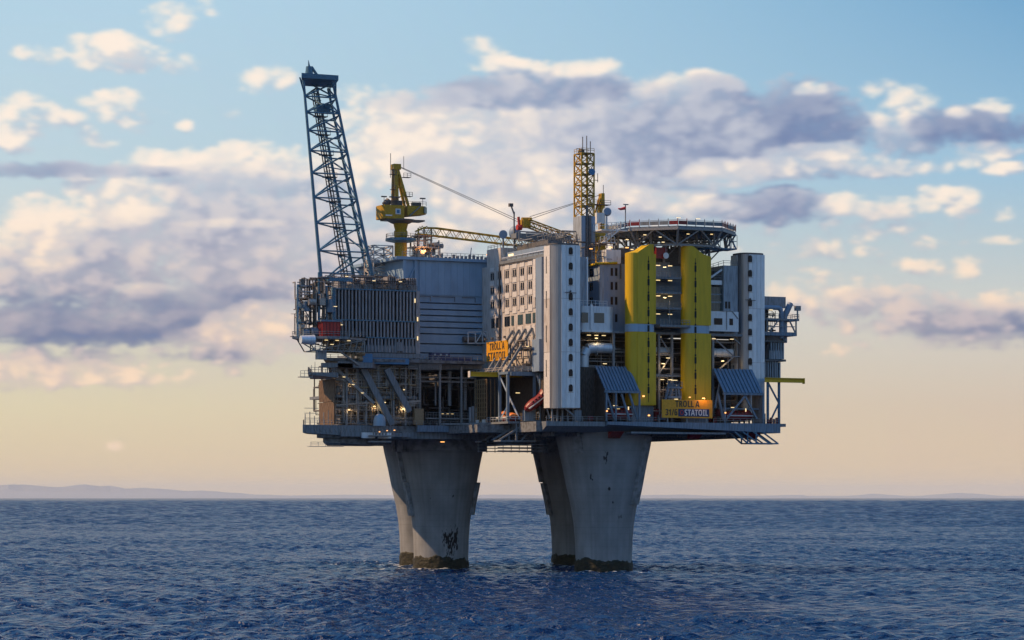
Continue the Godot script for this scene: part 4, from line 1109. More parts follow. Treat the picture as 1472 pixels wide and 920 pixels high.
# ---------------------------------------------------------------- accommodation
func make_quarters() -> void:
	var o := thing("accommodation_block", "beige accommodation block with rows of paired windows lit by low sun", "building", Vector3(6, 47.6, -4))
	block("wall", "facade", o, Vector3(2, 49.0, -23.2), Vector3(22, 76.0, 3.0))
	block("wall", "facade", o, Vector3(2, 49.0, 3.01), Vector3(9.0, 76.0, 16.7))
	block("wall", "facade", o, Vector3(2.1, 76.0, -19.4), Vector3(12, 80.3, -11.2))
	block("wall", "facade", o, Vector3(1.0, 52.6, -26.4), Vector3(8, 73.2, -23.22))
	block("parapet", "deck_steel", o, Vector3(1.7, 76.0, -11.1), Vector3(2.3, 76.7, 14.6))
	block("parapet", "pipe_dark", o, Vector3(1.8, 75.7, -11.1), Vector3(1.99, 76.0, 14.6))
	block("pilaster", "facade_light", o, Vector3(1.3, 66.5, 9.2), Vector3(1.98, 75.8, 10.6))
	block("pilaster", "wall_blue", o, Vector3(1.2, 52.5, 11.0), Vector3(1.98, 75.9, 14.2))
	block("downpipe", "pipe_dark", o, Vector3(1.6, 49.2, -11.3), Vector3(1.98, 76.2, -10.8))
	var cols := [-15.8, -11.4, -7.0, -2.6, 1.8, 6.3]
	var rows := [73.4, 69.9, 66.3]
	for ci in 6:
		var z: float = cols[ci]
		for ri in 3:
			var y: float = rows[ri]
			for s in [-0.56, 0.56]:
				var w := block("window", "glass", o, Vector3(1.9, y - 0.78, z + s - 0.30), Vector3(1.985, y + 0.78, z + s + 0.30))
				block("window_frame", "steel_bare", w, Vector3(1.80, y - 0.92, z + s - 0.42), Vector3(1.99, y - 0.79, z + s + 0.42))
			if ri < 3: block("panel", "facade_light", o, Vector3(1.86, y + 1.12, z - 1.25), Vector3(1.99, y + 2.35 - (0.2 if ri == 0 else 0.0), z + 1.25))
			block("panel", "facade", o, Vector3(1.84, y - 2.2, z + 1.5), Vector3(1.99, y + 1.2, z + 2.9))
		block("panel", "facade_light", o, Vector3(1.86, 63.4, z - 1.25), Vector3(1.99, 64.9, z + 1.25))
	for e in [[-15.4, 0.9], [-12.2, 1.3], [-7.0, 1.5], [-3.8, 0.7], [0.6, 1.4], [5.2, 1.5], [8.4, 0.7]]:
		var w := block("window", "glass_green" if e[0] > -5 else "glass", o, Vector3(1.9, 60.5, e[0] - e[1]), Vector3(1.985, 62.9, e[0] + e[1]))
		block("window_frame", "steel_bare", w, Vector3(1.87, 60.5, e[0] - 0.06), Vector3(1.988, 62.9, e[0] + 0.06))
		block("panel", "facade_light" if e[0] > -1 else "facade", o, Vector3(1.85, 57.6, e[0] - e[1]), Vector3(1.99, 60.0, e[0] + e[1]))
	for k in 9: block("panel", "facade", o, Vector3(1.82, 52.2, -21 + k * 3.6), Vector3(1.99, 57.2, -21 + k * 3.6 + 3.4))
	block("window", "glass", o, Vector3(0.93, 66.0, -25.2), Vector3(0.99, 67.6, -24.6))
	block("rooftop_room", "wall_blue", o, Vector3(3.6, 76.01, -11.0), Vector3(8.9, 79.0, 12))
	block("rooftop_room", "dark", o, Vector3(5, 79.0, -8), Vector3(8.8, 80.6, 10))
	block("window", "lamp", o, Vector3(3.5, 78.0, -9.6), Vector3(3.58, 78.5, -6.8))
	# roof pipe and bracing on top
	var g := G.new()
	rng.seed = 61
	for k in 12: g.bar(Vector3(5 + k * 1.2, 79.2, 6 - k), Vector3(5.6 + k * 1.2, 82.4, 6.4 - k), 0.2); g.bar(Vector3(6 + k * 1.2, 79.2, 6 - k), Vector3(5.0 + k * 1.2, 82.4, 6.4 - k), 0.2)
	g.box(3.5, 82.2, -8, 18.6, 83.4, -5); g.rails([Vector3(2.0, 76.7, -11), Vector3(2.0, 76.7, 14)], 0.8, 3.0)
	g.rails([Vector3(2.2, 80.3, -19), Vector3(2.2, 80.3, -11.4), Vector3(11, 80.3, -11.4)], 0.9)
	pipework(g, Vector3(3, 80, -9), Vector3(20, 83.6, 8), 50, 0.06, 0.2)
	make(g, "roof_steelwork", "deck_steel", o)
	g = G.new()
	g.tube(Vector3(2.3, 77.4, -10.6), Vector3(2.3, 77.5, 14), 0.3, 8)
	make(g, "roof_pipe", "aluminium", o)
	for e in [[Vector3(3.4, 83.7, -12.5), 1.05, "flat"], [Vector3(5.2, 83.9, -9.5), 1.5, "round"]]:
		o = thing("antenna_dome", "grey disc antenna above the accommodation roof" if e[2] == "flat" else "round grey antenna dome above the accommodation roof", "antenna", e[0] - Vector3(0, 4, 0))
		g = G.new()
		if e[2] == "flat": g.tube(e[0] + Vector3(0.1, 0, -0.3), e[0] + Vector3(-0.1, 0, 0.3), e[1], 20)
		else:
			var pr := []
			for k in 13: pr.append(Vector2(maxf(0.01, e[1] * sin(PI * k / 12.0)), -e[1] * cos(PI * k / 12.0) * 1.15))
			g.lathe(e[0], pr, 24)
		make(g, "dome", "wall_blue", o)
		g = G.new()
		g.tube(e[0] - Vector3(0, 4, 0), e[0] - Vector3(0, 0.7, 0), 0.25, 8)
		make(g, "post", "deck_steel", o)
	o = thing("roof_lamp_post", "small floodlight post standing beside the roof antennas", "lamp post", Vector3(4.4, 80, -9))
	g = G.new()
	g.bar(Vector3(4.4, 80, -8.2), Vector3(4.4, 89.0, -8.2), 0.3); g.bar(Vector3(4.4, 88.4, -8.2), Vector3(3.6, 90.4, -8.2), 0.3)
	make(g, "post", "deck_steel", o)
	block("floodlight", "pipe_dark", o, Vector3(3.0, 90.2, -8.6), Vector3(4.0, 91.0, -7.8))
	# platform strutted from the facade
	o = thing("strutted_platform", "platform held off the beige facade by four slanted struts", "platform", Vector3(-2, 48, 0))
	g = G.new()
	g.box(-5.8, 47.9, -12, 1.7, 48.5, 10); g.box(-5.2, 47.5, 10.02, 13, 48.3, 10.7)
	make(g, "floor", "deck_blue", o)
	for z in [-3.0, 0.6, 4.2, 8.0]:
		g = G.new()
		g.bar(Vector3(1.6, 59.2, z), Vector3(-5.5, 48.5, z), 0.55)
		g.bar(Vector3(1.6, 59.2, z), Vector3(1.6, 57.0, z + 1.2), 0.4)
		make(g, "strut", "deck_steel", o)
	g = G.new()
	g.rails([Vector3(-5.7, 48.5, -11.9), Vector3(-5.7, 48.5, 9.9), Vector3(1.5, 48.5, 9.9)])
	make(g, "railing", "facade", o)
	rng.seed = 66
	g = G.new(); pipework(g, Vector3(-3, 48.8, 2), Vector3(1.6, 56, 13), 26, 0.08, 0.3); g.tube(Vector3(-1.4, 54.2, 5), Vector3(2, 54.2, 9.6), 0.5, 8)
	make(g, "pipework", "pipe_dark", o, "stuff")
	for p in [Vector3(-0.6, 54.6, 10.2), Vector3(1.2, 54.8, 10.8)]: lamp(o, p, Vector3(0.9, 0.2, 0.2))
	block("cabin", "wall_blue", o, Vector3(0.2, 48.5, 11), Vector3(2.6, 56.2, 15))
	# sign on that side
	o = thing("side_sign", "sunlit orange sign board on the platform beside the beige facade", "sign", Vector3(-5.9, 51.5, -1))
	block("board", "sign", o, Vector3(-3.2, 51.7, -8.0), Vector3(-3.0, 56.4, 4.4))
	for z in [-7.4, -3.4, 0.4, 3.8]:
		g = G.new()
		g.bar(Vector3(-2.9, 48.5, z), Vector3(-2.9, 56.2, z), 0.25); g.bar(Vector3(-2.9, 55.6, z), Vector3(0.6, 50.2, z), 0.22)
		make(g, "post", "frame", o)
		block("floodlight", "pipe_dark", o, Vector3(-4.0, 56.9, z - 0.3), Vector3(-3.5, 57.4, z + 0.3))
	lettering(o, "TROLL A", Vector3(-3.23, 55.15, -1.8), 1.75, -PI / 2, "ink", 8.6)
	lettering(o, "STATOIL", Vector3(-3.23, 52.85, -1.8), 1.75, -PI / 2, "ink", 10.6)

func lettering(o: Node3D, text: String, at: Vector3, height: float, turn: float, m: String, width := 0.0) -> MeshInstance3D:
	var f := SystemFont.new()
	f.font_names = PackedStringArray(["Droid Sans"])
	f.font_weight = 700
	var t := TextMesh.new()
	t.text = text; t.font = f; t.font_size = 64; t.depth = 0.05; t.pixel_size = height / 46.0
	var w := t.get_aabb().size.x
	var p := inst("lettering", t, m, o, at)
	p.rotation.y = turn
	if width > 0.0 and w > 0.0: p.scale = Vector3(width / w, 1, 1)
	return p

# ---------------------------------------------------------------- stair towers and yellow towers
func rounded(x0: float, x1: float, z0: float, z1: float, r: float) -> Array:
	var p := []
	for c in [[x1 - r, z1 - r, 0.0], [x0 + r, z1 - r, PI / 2], [x0 + r, z0 + r, PI], [x1 - r, z0 + r, 1.5 * PI]]:
		for k in 7: p.append(Vector2(c[0] + r * cos(c[2] + PI / 2 * k / 6.0), c[1] + r * sin(c[2] + PI / 2 * k / 6.0)))
	return p

func stair_tower(x0: float, x1: float, y0: float, wx: float, label: String, wy: float, nwin: int, zf := 0.0) -> void:
	var o := thing("stair_tower", label, "stair tower", Vector3((x0 + x1) / 2, y0, 20 + zf), "silver stair towers")
	var g := G.new()
	g.prism(rounded(x0, x1, 16.8 + zf, 23.0 + zf, 2.1), y0, 78.3)
	make(g, "shell", "steel_bare", o)
	g = G.new()
	g.prism(rounded(x0 - 0.12, x1 + 0.12, 16.7 + zf, 23.2 + zf, 2.15), 78.3, 78.6)
	make(g, "cap", "dark", o)
	var fx0 := x0 + 1.75
	var n := 4
	var w := (x1 - 0.35 - fx0) / n
	var joints := [y0 + 0.1, y0 + (78.2 - y0) * 0.345, y0 + (78.2 - y0) * 0.672, 78.2]
	for i in n:
		for j in 3: block("cladding_panel", "aluminium" if (i + j) % 3 else "aluminium_b", o, Vector3(fx0 + i * w + 0.03, joints[j] + 0.04, 22.96 + zf), Vector3(fx0 + (i + 1) * w - 0.03, joints[j + 1] - 0.04, 23.12 + zf))
	for j in 3: block("cladding_panel", "facade_light" if j != 1 else "facade", o, Vector3(x0 - 0.12, joints[j] + 0.04, 17.4 + zf), Vector3(x0 + 0.05, joints[j + 1] - 0.04, 20.6 + zf))
	for k in nwin:
		var y := wy - k * 3.62
		g = G.new()
		g.prism([Vector2(-0.5, -0.75), Vector2(0.5, -0.75), Vector2(0.62, -0.5), Vector2(0.62, 0.5), Vector2(0.5, 0.75), Vector2(0.3, 0.95), Vector2(-0.3, 0.95), Vector2(-0.5, 0.75), Vector2(-0.62, 0.5), Vector2(-0.62, -0.5)], 0.0, 0.12)
		var win := inst("window", g.mesh(), "glass", o, Vector3(wx, y, 23.08 + zf))
		win.rotation.x = -PI / 2; win.rotation.y = 0; win.basis = Basis(Vector3(1, 0, 0), Vector3(0, 0, 1), Vector3(0, 1, 0)) * Basis.from_scale(Vector3(0.85, 1, 1))
		block("window_frame", "steel_bare", o, Vector3(wx - 0.66, y - 0.98, 23.1 + zf), Vector3(wx + 0.66, y - 0.86, 23.2 + zf))
	for k in 4: block("side_slot", "glass", o, Vector3(x0 - 0.16, 47 + k * 8.2, 18.6 + zf), Vector3(x0 - 0.1, 51 + k * 8.2, 18.95 + zf))
	g = G.new()
	g.bar(Vector3(wx - 1.6, 66.9, 23.5 + zf), Vector3(wx + 1.3, 66.8, 23.5 + zf), 0.16); g.bar(Vector3(wx - 0.2, 66.8, 23.1 + zf), Vector3(wx - 0.2, 67.3, 23.6 + zf), 0.3)
	make(g, "lamp_bracket", "pipe_dark", o)
	g = G.new()
	for k in 5: g.tube(Vector3(x0 + 0.8 + k * 1.4, 36.4, 20 + zf), Vector3(x0 + 0.8 + k * 1.4, y0, 20 + zf), 0.25, 8)
	g.bar(Vector3(x0 + 3.2, y0, 22.2 + zf), Vector3(x1 - 0.5, 36.8, 22.2 + zf), 0.4); g.box(x1 - 1.6, 36.4, 21.4 + zf, x1 + 0.2, 39.0, 22.6 + zf)
	make(g, "support", "deck_steel", o)

func yellow_tower(x0: float, x1: float, slope: float, slot: float, y0: float, label: String) -> void:
	var o := thing("yellow_tower", label, "tower", Vector3((x0 + x1) / 2, y0, 18), "yellow towers")
	var poly := rounded(x0, x1, 17.4, 21.6, 1.9)
	var tops := []
	for p in poly:
		var u: float = (p.x - x0) / (x1 - x0)
		tops.append(77.2 + 2.2 * smoothstep(0.38, 0.75, u if slope > 0 else 1.0 - u))
	var g := G.new()
	# faces cut at the band so that each shell is a piece
	for seg in [[y0, 58.2], [60.05, null]]:
		g = G.new()
		g.prism(poly, seg[0], tops if seg[1] == null else seg[1])
		make(g, "shell", "yellow", o)
	g = G.new()
	g.prism(rounded(x0 - 0.06, x1 + 0.06, 17.34, 21.66, 1.93), 58.2, 60.05)
	make(g, "band", "band", o)
	block("front_plate", "yellow", o, Vector3(x0 + 1.9, y0 + 0.1, 21.4), Vector3(x1 - 0.25, 58.1, 21.72))
	block("front_plate", "yellow", o, Vector3(x0 + 1.9, 60.15, 21.4), Vector3(x1 - 0.25, 77.0, 21.72))
	block("slot_line", "slot", o, Vector3(slot - 0.07, y0 + 0.8, 21.7), Vector3(slot + 0.07, 58.0, 21.76))
	block("slot_line", "slot", o, Vector3(slot - 0.07, 60.2, 21.7), Vector3(slot + 0.07, 76.4, 21.76))
	for k in 9:
		var y := 75.0 - k * 3.72
		if y < y0 + 1 or absf(y - 58.5) < 1.6: continue
		block("slot_window", "slot", o, Vector3(slot - 0.26, y - 1.9, 21.71), Vector3(slot + 0.26, y - 0.35, 21.8))
		block("slot_window", "slot", o, Vector3(slot - 0.2, y - 0.1, 21.71), Vector3(slot + 0.2, y + 0.35, 21.8))
	block("base_frame", "deck_steel", o, Vector3(x0 + 0.6, 36.35, 18), Vector3(x1 - 0.6, y0, 21.0))

func make_front() -> void:
	stair_tower(0.4, 7.5, 39.4, 4.6, "silver stair tower at the corner of the beige facade", 76.7, 10)
	stair_tower(53.8, 60.4, 37.4, 55.9, "silver stair tower beside the pipe balcony at the platform end", 77.0, 10, -4.0)
	yellow_tower(21.3, 28.5, 1.0, 26.2, 40.4, "yellow curved tower next to the blue grey building with paired windows")
	yellow_tower(36.6, 43.7, -1.0, 39.1, 40.6, "yellow curved tower next to the green glazed building")
	# balconies between
	var o := thing("balcony_stack", "stack of lit balconies between the two yellow towers", "balconies", Vector3(32.5, 58, 14))
	block("back_wall", "wall_grey", o, Vector3(29.0, 57.9, 9), Vector3(37, 76.0, 12.6))
	for i in 4:
		var y: float = [71.3, 67.7, 63.9, 59.5][i]
		var f := block("floor", "deck_steel", o, Vector3(29.3, y, 12.62), Vector3(36.4 if i < 3 else 37.6, y + 0.55, 19.6 if i < 3 else 21.9))
		var g := G.new()
		g.rail(Vector3(29.4, y + 0.55, 19.5 if i < 3 else 21.8), Vector3(36.3 if i < 3 else 37.5, y + 0.55, 19.5 if i < 3 else 21.8), 1.2, 1.0)
		make(g, "railing", "frame", f)
		block("door", "slot", o, Vector3(34.2, y + 0.6, 12.6), Vector3(35.2, y + 2.7, 12.72))
		block("wall_panel", "aluminium", o, Vector3(31.2, y + 0.6, 12.61), Vector3(33.2, y + 2.8, 12.8))
		block("cabinet", "wall_blue", o, Vector3(29.5, y + 0.6, 13), Vector3(30.6, y + 2.2, 14.2))
		lamp(o, Vector3(30.5, y + 3.3, 18.6), Vector3(1.4, 0.25, 0.3)); lamp(o, Vector3(33.8, y + 3.3, 18.6), Vector3(1.4, 0.25, 0.3))
	for y in [74.2, 66.8]: work_light(o, Vector3(32.2, y, 18.8), 3.0)
	var pole := G.new()
	pole.tube(Vector3(33.0, 59, 19.8), Vector3(33.0, 66, 19.8), 0.1, 6)
	make(pole, "pole", "frame", o)
	o = thing("round_sign", "small round pale disc sign hanging above the balconies", "sign", Vector3(32.4, 76, 19))
	var g := G.new()
	g.tube(Vector3(32.4, 77.0, 19.0), Vector3(32.4, 77.0, 19.15), 0.75, 24)
	make(g, "disc", "white", o)
	g = G.new()
	g.bar(Vector3(32.4, 77.7, 19.05), Vector3(32.4, 80.4, 19.05), 0.1)
	make(g, "hanger", "frame", o)
	# building left of the yellow tower
	o = thing("blue_building", "blue grey building with paired windows and a yellow roof pipe", "building", Vector3(22, 58, 5))
	block("wall", "wall_blue", o, Vector3(17.0, 58.4, -10), Vector3(46, 75.0, 14.0))
	block("penthouse", "white", o, Vector3(18.6, 75.0, 9), Vector3(22.6, 78.4, 14.2))
	block("penthouse", "dark", o, Vector3(22.7, 75.0, 6), Vector3(45, 79.0, 12.4))
	g = G.new()
	g.tube(Vector3(16.6, 74.7, 4), Vector3(16.6, 74.9, 14.3), 0.3, 8); g.tube(Vector3(16.6, 74.9, 14.3), Vector3(21.5, 75.2, 14.3), 0.3, 8)
	make(g, "roof_pipe", "yellow", o)
	for r in 4:
		var y: float = [73.0, 69.6, 66.0, 61.8][r]
		for x in [20.2, 21.4]: block("window", "glass", o, Vector3(x - 0.32, y - 0.95, 13.98), Vector3(x + 0.32, y + 0.95, 14.06))
		for z in [4.2, 5.3, 9.0, 9.9]:
			if r < 3: block("window", "glass", o, Vector3(16.94, y - 0.95, z - 0.36), Vector3(17.02, y + 0.95, z + 0.36))
		block("wall_panel", "wall_blue", o, Vector3(19.0, y + 1.2, 13.99), Vector3(23.0, y + 2.1, 14.05))
	block("downpipe", "dark", o, Vector3(22.4, 71.4, 14.0), Vector3(22.7, 75.2, 14.3))
	block("corner_post", "wall_grey", o, Vector3(16.8, 58.4, 13.5), Vector3(18.0, 75.0, 14.2))
	for p in [Vector3(15.6, 78.6, 12.0), Vector3(19.6, 78.9, 14.6), Vector3(24.2, 79.0, 14.4)]: lamp(o, p, Vector3(1.0, 0.25, 0.3), "lamp_warm")
	rng.seed = 70
	g = G.new(); pipework(g, Vector3(12, 76, 6), Vector3(28, 82, 15), 40, 0.07, 0.25)
	make(g, "pipework", "pipe_dark", o, "stuff")
	o = thing("white_column", "pale clad column between the silver stair tower and the blue building", "column", Vector3(12, 58, 13))
	block("shaft", "wall_grey", o, Vector3(9.6, 64.2, 12), Vector3(12.6, 76.2, 15.6))
	block("edge_trim", "aluminium", o, Vector3(12.5, 64.2, 15.4), Vector3(12.9, 76.2, 15.8))
	# control cabin with curved end
	o = thing("control_cabin", "pale cabin with rounded end and two green windows", "cabin", Vector3(14, 58.4, 16))
	g = G.new()
	g.prism(rounded(9.0, 19.2, 10, 18.4, 2.4), 58.5, 64.2)
	make(g, "wall", "aluminium_b", o)
	g = G.new()
	g.prism(rounded(8.8, 19.4, 9.9, 18.6, 2.5), 58.0, 58.5)
	make(g, "floor", "aluminium", o)
	for e in [[9.8, 11.6], [13.2, 15.9]]: block("window", "glass_green", o, Vector3(e[0], 60.2, 18.3), Vector3(e[1], 62.6, 18.46))
	for k in 7: block("cladding_rib", "aluminium", o, Vector3(11.6 + k * 0.75, 62.7, 18.36), Vector3(11.7 + k * 0.75, 64.1, 18.48))
	block("post", "aluminium", o, Vector3(12.1, 58.6, 18.3), Vector3(12.7, 64.6, 18.7))
	g = G.new()
	g.rails([Vector3(9.4, 64.2, 18.2), Vector3(16.8, 64.2, 18.2)], 1.3, 1.0)
	make(g, "railing", "white", o)
	# building right of the second yellow tower
	o = thing("glazed_building", "pale building with green glazed storeys beside the second yellow tower", "building", Vector3(49, 58, 14))
	block("wall", "wall_grey", o, Vector3(44.4, 58.5, 6), Vector3(53.6, 68.8, 16.0))
	block("wall", "wall_grey", o, Vector3(49.6, 68.8, 6), Vector3(53.6, 75.4, 17.0))
	block("wall", "wall_grey", o, Vector3(49.6, 58.5, 16.02), Vector3(53.6, 68.8, 17.0))
	block("stair_back", "dark", o, Vector3(44.4, 68.8, 6), Vector3(49.6, 74.4, 12))
	g = G.new()
	g.bar(Vector3(45.6, 71.9, 16.4), Vector3(49.4, 74.4, 16.4), 0.6, 0.4)
	make(g, "stair_flight", "aluminium_b", o)
	for i in 3:
		for k in 5: block("glazing", "glass_green", o, Vector3(45.4 + k * 0.86, 64.6 + i * 1.95 - (0.5 if i == 0 else 0.0), 16.0), Vector3(45.4 + k * 0.86 + 0.78, 66.2 + i * 1.95, 16.12))
	block("beam", "aluminium", o, Vector3(45.2, 70.6, 15.4), Vector3(49.5, 71.7, 16.5))
	block("cabin", "aluminium_b", o, Vector3(44.5, 59.0, 16.05), Vector3(52.8, 63.9, 18.8))
	for e in [[45.9, 48.2], [50.2, 51.2]]: block("window", "glass", o, Vector3(e[0], 60.6, 18.75), Vector3(e[1], 62.2, 18.88))
	for e in [[50.0, 50.6], [50.9, 51.4]]: block("window", "glass", o, Vector3(e[0], 64.8, 16.96), Vector3(e[1], 66.5, 17.08))
	g = G.new()
	g.rails([Vector3(47.4, 74.4, 13), Vector3(49.6, 75.4, 17), Vector3(53.5, 75.4, 17)], 1.2); g.rails([Vector3(45.3, 71.7, 16.4), Vector3(49.4, 71.7, 16.4)], 1.2); g.bar(Vector3(47.8, 64, 18.9), Vector3(51, 64, 18.9), 0.14); g.bar(Vector3(49.4, 64, 18.9), Vector3(49.4, 59.4, 18.9), 0.12); g.bar(Vector3(51, 64, 18.9), Vector3(52.6, 62.2, 18.9), 0.16)
	make(g, "railing", "frame", o)

	# boat shelters
	for e in [[12.9, 22.3, "brown clad boat shelter with blue ribbed roof beside the first yellow tower"], [45.2, 56.4, "boat shelter with blue ribbed roof in front of the end stair tower"]]:
		var x0: float = e[0]
		var x1: float = e[1]
		o = thing("boat_shelter", e[2], "shelter", Vector3((x0 + x1) / 2, 36.3, 22), "boat shelters with slanted blue roofs")
		var n := 11
		for k in n:
			var a := lerpf(x0, x1, float(k) / n); var b := lerpf(x0, x1, float(k + 1) / n)
			g = G.new()
			var lift := Vector3(0, 0.18, 0.18)
			var p := Vector3(a, 49.6, 19.4); var q := Vector3(b - 0.28, 49.6, 19.4); var r := Vector3(b - 0.28, 43.6, 24.8); var s := Vector3(a, 43.6, 24.8)
			g.quad(s + lift, r + lift, q + lift, p + lift); g.quad(r, s, p, q); g.quad(s, s + lift, p + lift, p); g.quad(r + lift, r, q, q + lift); g.quad(s, r, r + lift, s + lift); g.quad(q, p, p + lift, q + lift)
			g.quad(Vector3(b - 0.28, 43.6, 24.8), Vector3(b, 43.6, 24.8), Vector3(b, 49.6, 19.4), Vector3(b - 0.28, 49.6, 19.4))
			make(g, "roof_sheet", "shelter", o)
		block("roof_beam", "deck_blue", o, Vector3(x0 - 0.1, 43.2, 24.5), Vector3(x1 + 0.1, 43.7, 25.0))
		for x in [x0 + 0.2, x1 - 0.3]: block("post", "deck_blue", o, Vector3(x, 36.4, 24.5), Vector3(x + 0.38, 43.2, 24.9))
		if x0 < 30: block("post", "deck_blue", o, Vector3(x0 + 2.8, 36.4, 24.5), Vector3(x0 + 3.1, 43.2, 24.9))
		g = G.new()
		if x0 < 30:
			for xx in [0.6, 4.6, 6.8]: g.bar(Vector3(x0 + xx, 43.2, 24.2), Vector3(x0 + xx + 2.3, 36.6, 24.2), 0.45)
		else:
			g.bar(Vector3(x0 + 6.0, 43.0, 24.7), Vector3(x0 + 0.6, 37.0, 24.7), 0.4); g.bar(Vector3(x0 + 6.0, 43.0, 24.7), Vector3(x0 + 9.4, 37.4, 24.7), 0.4); g.bar(Vector3(x0 - 0.6, 43.6, 23), Vector3(x0 + 0.4, 37, 24), 0.5); g.bar(Vector3(x0 + 2.0, 48, 20), Vector3(x0 - 0.8, 40, 22), 0.4); g.bar(Vector3(x0 - 0.1, 49.6, 19.4), Vector3(x0 - 0.1, 42, 19.4), 0.4)
		g.bar(Vector3(x0, 39.9, 22.8), Vector3(x1, 39.9, 22.8), 0.35)
		make(g, "bracing", "deck_blue", o)
		g = G.new()
		if x0 < 30:
			for k in 6: block("wall_plank", "brown_dark", o, Vector3(9.2 + k * 0.62, 36.4, 19.0 + 0.03 * (k % 2)), Vector3(9.2 + k * 0.62 + 0.58, 49.5, 19.35))
			for k in 5: block("wall_plank", "brown_dark", o, Vector3(12.85, 36.4, 19.5 + k * 1.04), Vector3(13.05 + 0.04 * (k % 2), 48.8 - k * 1.14, 19.5 + k * 1.04 + 1.0))
		else:
			for k in 6: block("wall_plank", "corrugated", o, Vector3(x1 - 0.25, 36.4, 19.5 + k * 0.85), Vector3(x1 - 0.05, 48.4 - k * 0.95, 19.5 + k * 0.85 + 0.8))
		lamp(o, Vector3(x0 + 3.6, 40.2, 23.0)); lamp(o, Vector3(x0 + 7.0, 39.6, 23.4), Vector3(0.3, 1.1, 0.2)); lamp(o, Vector3(x0 + 0.3, 38.8, 25.2), Vector3(0.4, 0.4, 0.3), "lamp_warm")
		lifeboat(Vector3((x0 + x1) / 2, 38.2, 21.8), 0.0, 0.0, "red enclosed lifeboat inside the brown clad shelter" if x0 < 30 else "red enclosed lifeboat inside the shelter by the end stair tower", "red", "red")
	# lit side sign on the front edge
	o = thing("name_sign", "large orange name sign with dark lettering standing on the deck edge", "sign", Vector3(35, 36.4, 25))
	block("board", "sign", o, Vector3(28.0, 37.4, 25.1), Vector3(41.8, 41.8, 25.35))
	for x in [29.5, 34.8, 40.2]: block("post", "frame", o, Vector3(x, 36.3, 24.9), Vector3(x + 0.3, 41.6, 25.09))
	lettering(o, "TROLL A", Vector3(34.9, 40.75, 25.38), 1.5, 0.0, "ink", 6.6)
	lettering(o, "31/6", Vector3(30.5, 38.7, 25.38), 1.5, 0.0, "ink", 3.2)
	block("logo_panel", "navy", o, Vector3(32.4, 37.75, 25.35), Vector3(40.9, 39.6, 25.40))
	lettering(o, "STATOIL", Vector3(37.3, 38.68, 25.43), 1.45, 0.0, "white", 6.4)
	g = G.new()
	for k in 20:
		var a := TAU * k / 20.0
		g.tube(Vector3(33.3 + cos(a) * 0.42, 38.68 + sin(a) * 0.5, 25.43), Vector3(33.3 + cos(a + TAU / 20) * 0.42, 38.68 + sin(a + TAU / 20) * 0.5, 25.43), 0.09, 5)
	make(g, "logo_ring", "red_bright", o)
	lamp(o, Vector3(35.4, 42.4, 25.6), Vector3(0.5, 0.3, 0.3), "lamp_warm"); lamp(o, Vector3(39.2, 42.2, 25.6), Vector3(0.9, 0.35, 0.3), "lamp_warm"); lamp(o, Vector3(24.4, 42.6, 22.6), Vector3(0.55, 0.5, 0.4), "lamp_warm"); lamp(o, Vector3(24.5, 37.9, 25.2), Vector3(0.6, 0.45, 0.3), "lamp_warm")
	var om := OmniLight3D.new()
	om.name = "sign_lamp_light"; add_child(om); om.position = Vector3(39.2, 42.3, 27.0); om.light_color = Color(1, 0.7, 0.4); om.light_energy = 6.0; om.light_size = 0.4; om.omni_range = 40; om.shadow_enabled = true
	# A frame between the towers
	o = thing("davit_frame", "grey A shaped davit frame behind the name sign", "davit", Vector3(32, 36.3, 21))
	g = G.new()
	for e in [[29.6, 30.9], [30.3, 31.9]]: g.bar(Vector3(e[0], 37, 22), Vector3(e[1] + 0.8, 46.0, 22), 0.5)
	for e in [[35.6, 34.0], [34.6, 33.2]]: g.bar(Vector3(e[0], 38, 22), Vector3(e[1], 45.6, 22), 0.45)
	g.box(31.0, 44.6, 21.4, 35.0, 45.0, 22.6); g.box(31.0, 42.3, 21.4, 34.8, 42.7, 22.6); g.rails([Vector3(31, 45, 22.5), Vector3(35, 45, 22.5)], 1.2, 0.8); g.rails([Vector3(31, 42.7, 22.5), Vector3(34.8, 42.7, 22.5)], 1.2, 0.8)
	make(g, "frame", "deck_blue", o)
	lamp(o, Vector3(33.2, 42.0, 22.8)); lamp(o, Vector3(33.0, 46.6, 22.2), Vector3(2.2, 0.2, 0.2))
	# boat station on the sunny side
	o = thing("boat_station", "open steel boat station below the strutted platform", "platform", Vector3(-2, 36, 6))
	g = G.new()
	g.prism([Vector2(-6.0, 10.6), Vector2(1.8, 10.6), Vector2(1.8, -12), Vector2(-14, -12), Vector2(-6.0, -2)], 36.0, 36.5)
	make(g, "floor", "deck_steel", o)
	block("edge_beam", "deck_blue", o, Vector3(-1.9, 35.6, 10.62), Vector3(6.6, 36.9, 11.4))
	for p in [Vector3(-5.6, 36.5, 5.0), Vector3(-5.6, 36.5, 9.6), Vector3(1.2, 36.5, 10.2), Vector3(2.0, 36.5, 12.0)]:
		block("post", "deck_blue", o, p - Vector3(0.3, 0, 0.3), p + Vector3(0.3, 11.3, 0.3))
	g = G.new()
	g.bar(Vector3(-5.6, 47.6, 5.0), Vector3(-2.6, 37, 10), 0.34); g.bar(Vector3(-5.6, 36.7, 5.0), Vector3(-4.4, 41.6, 8.6), 0.3); g.bar(Vector3(1.6, 47.6, 11), Vector3(4.4, 37.2, 12), 0.36); g.bar(Vector3(1.6, 38.5, 11), Vector3(6.4, 41.6, 12), 0.3)
	make(g, "bracing", "aluminium_b", o)
	g = G.new()
	g.rails([Vector3(-5.9, 36.5, -1.8), Vector3(-5.9, 36.5, 10.5), Vector3(-2, 36.5, 10.5)]); g.rails([Vector3(0.4, 36.9, 11.3), Vector3(6.5, 36.9, 11.3)])
	make(g, "railing", "aluminium_b", o)
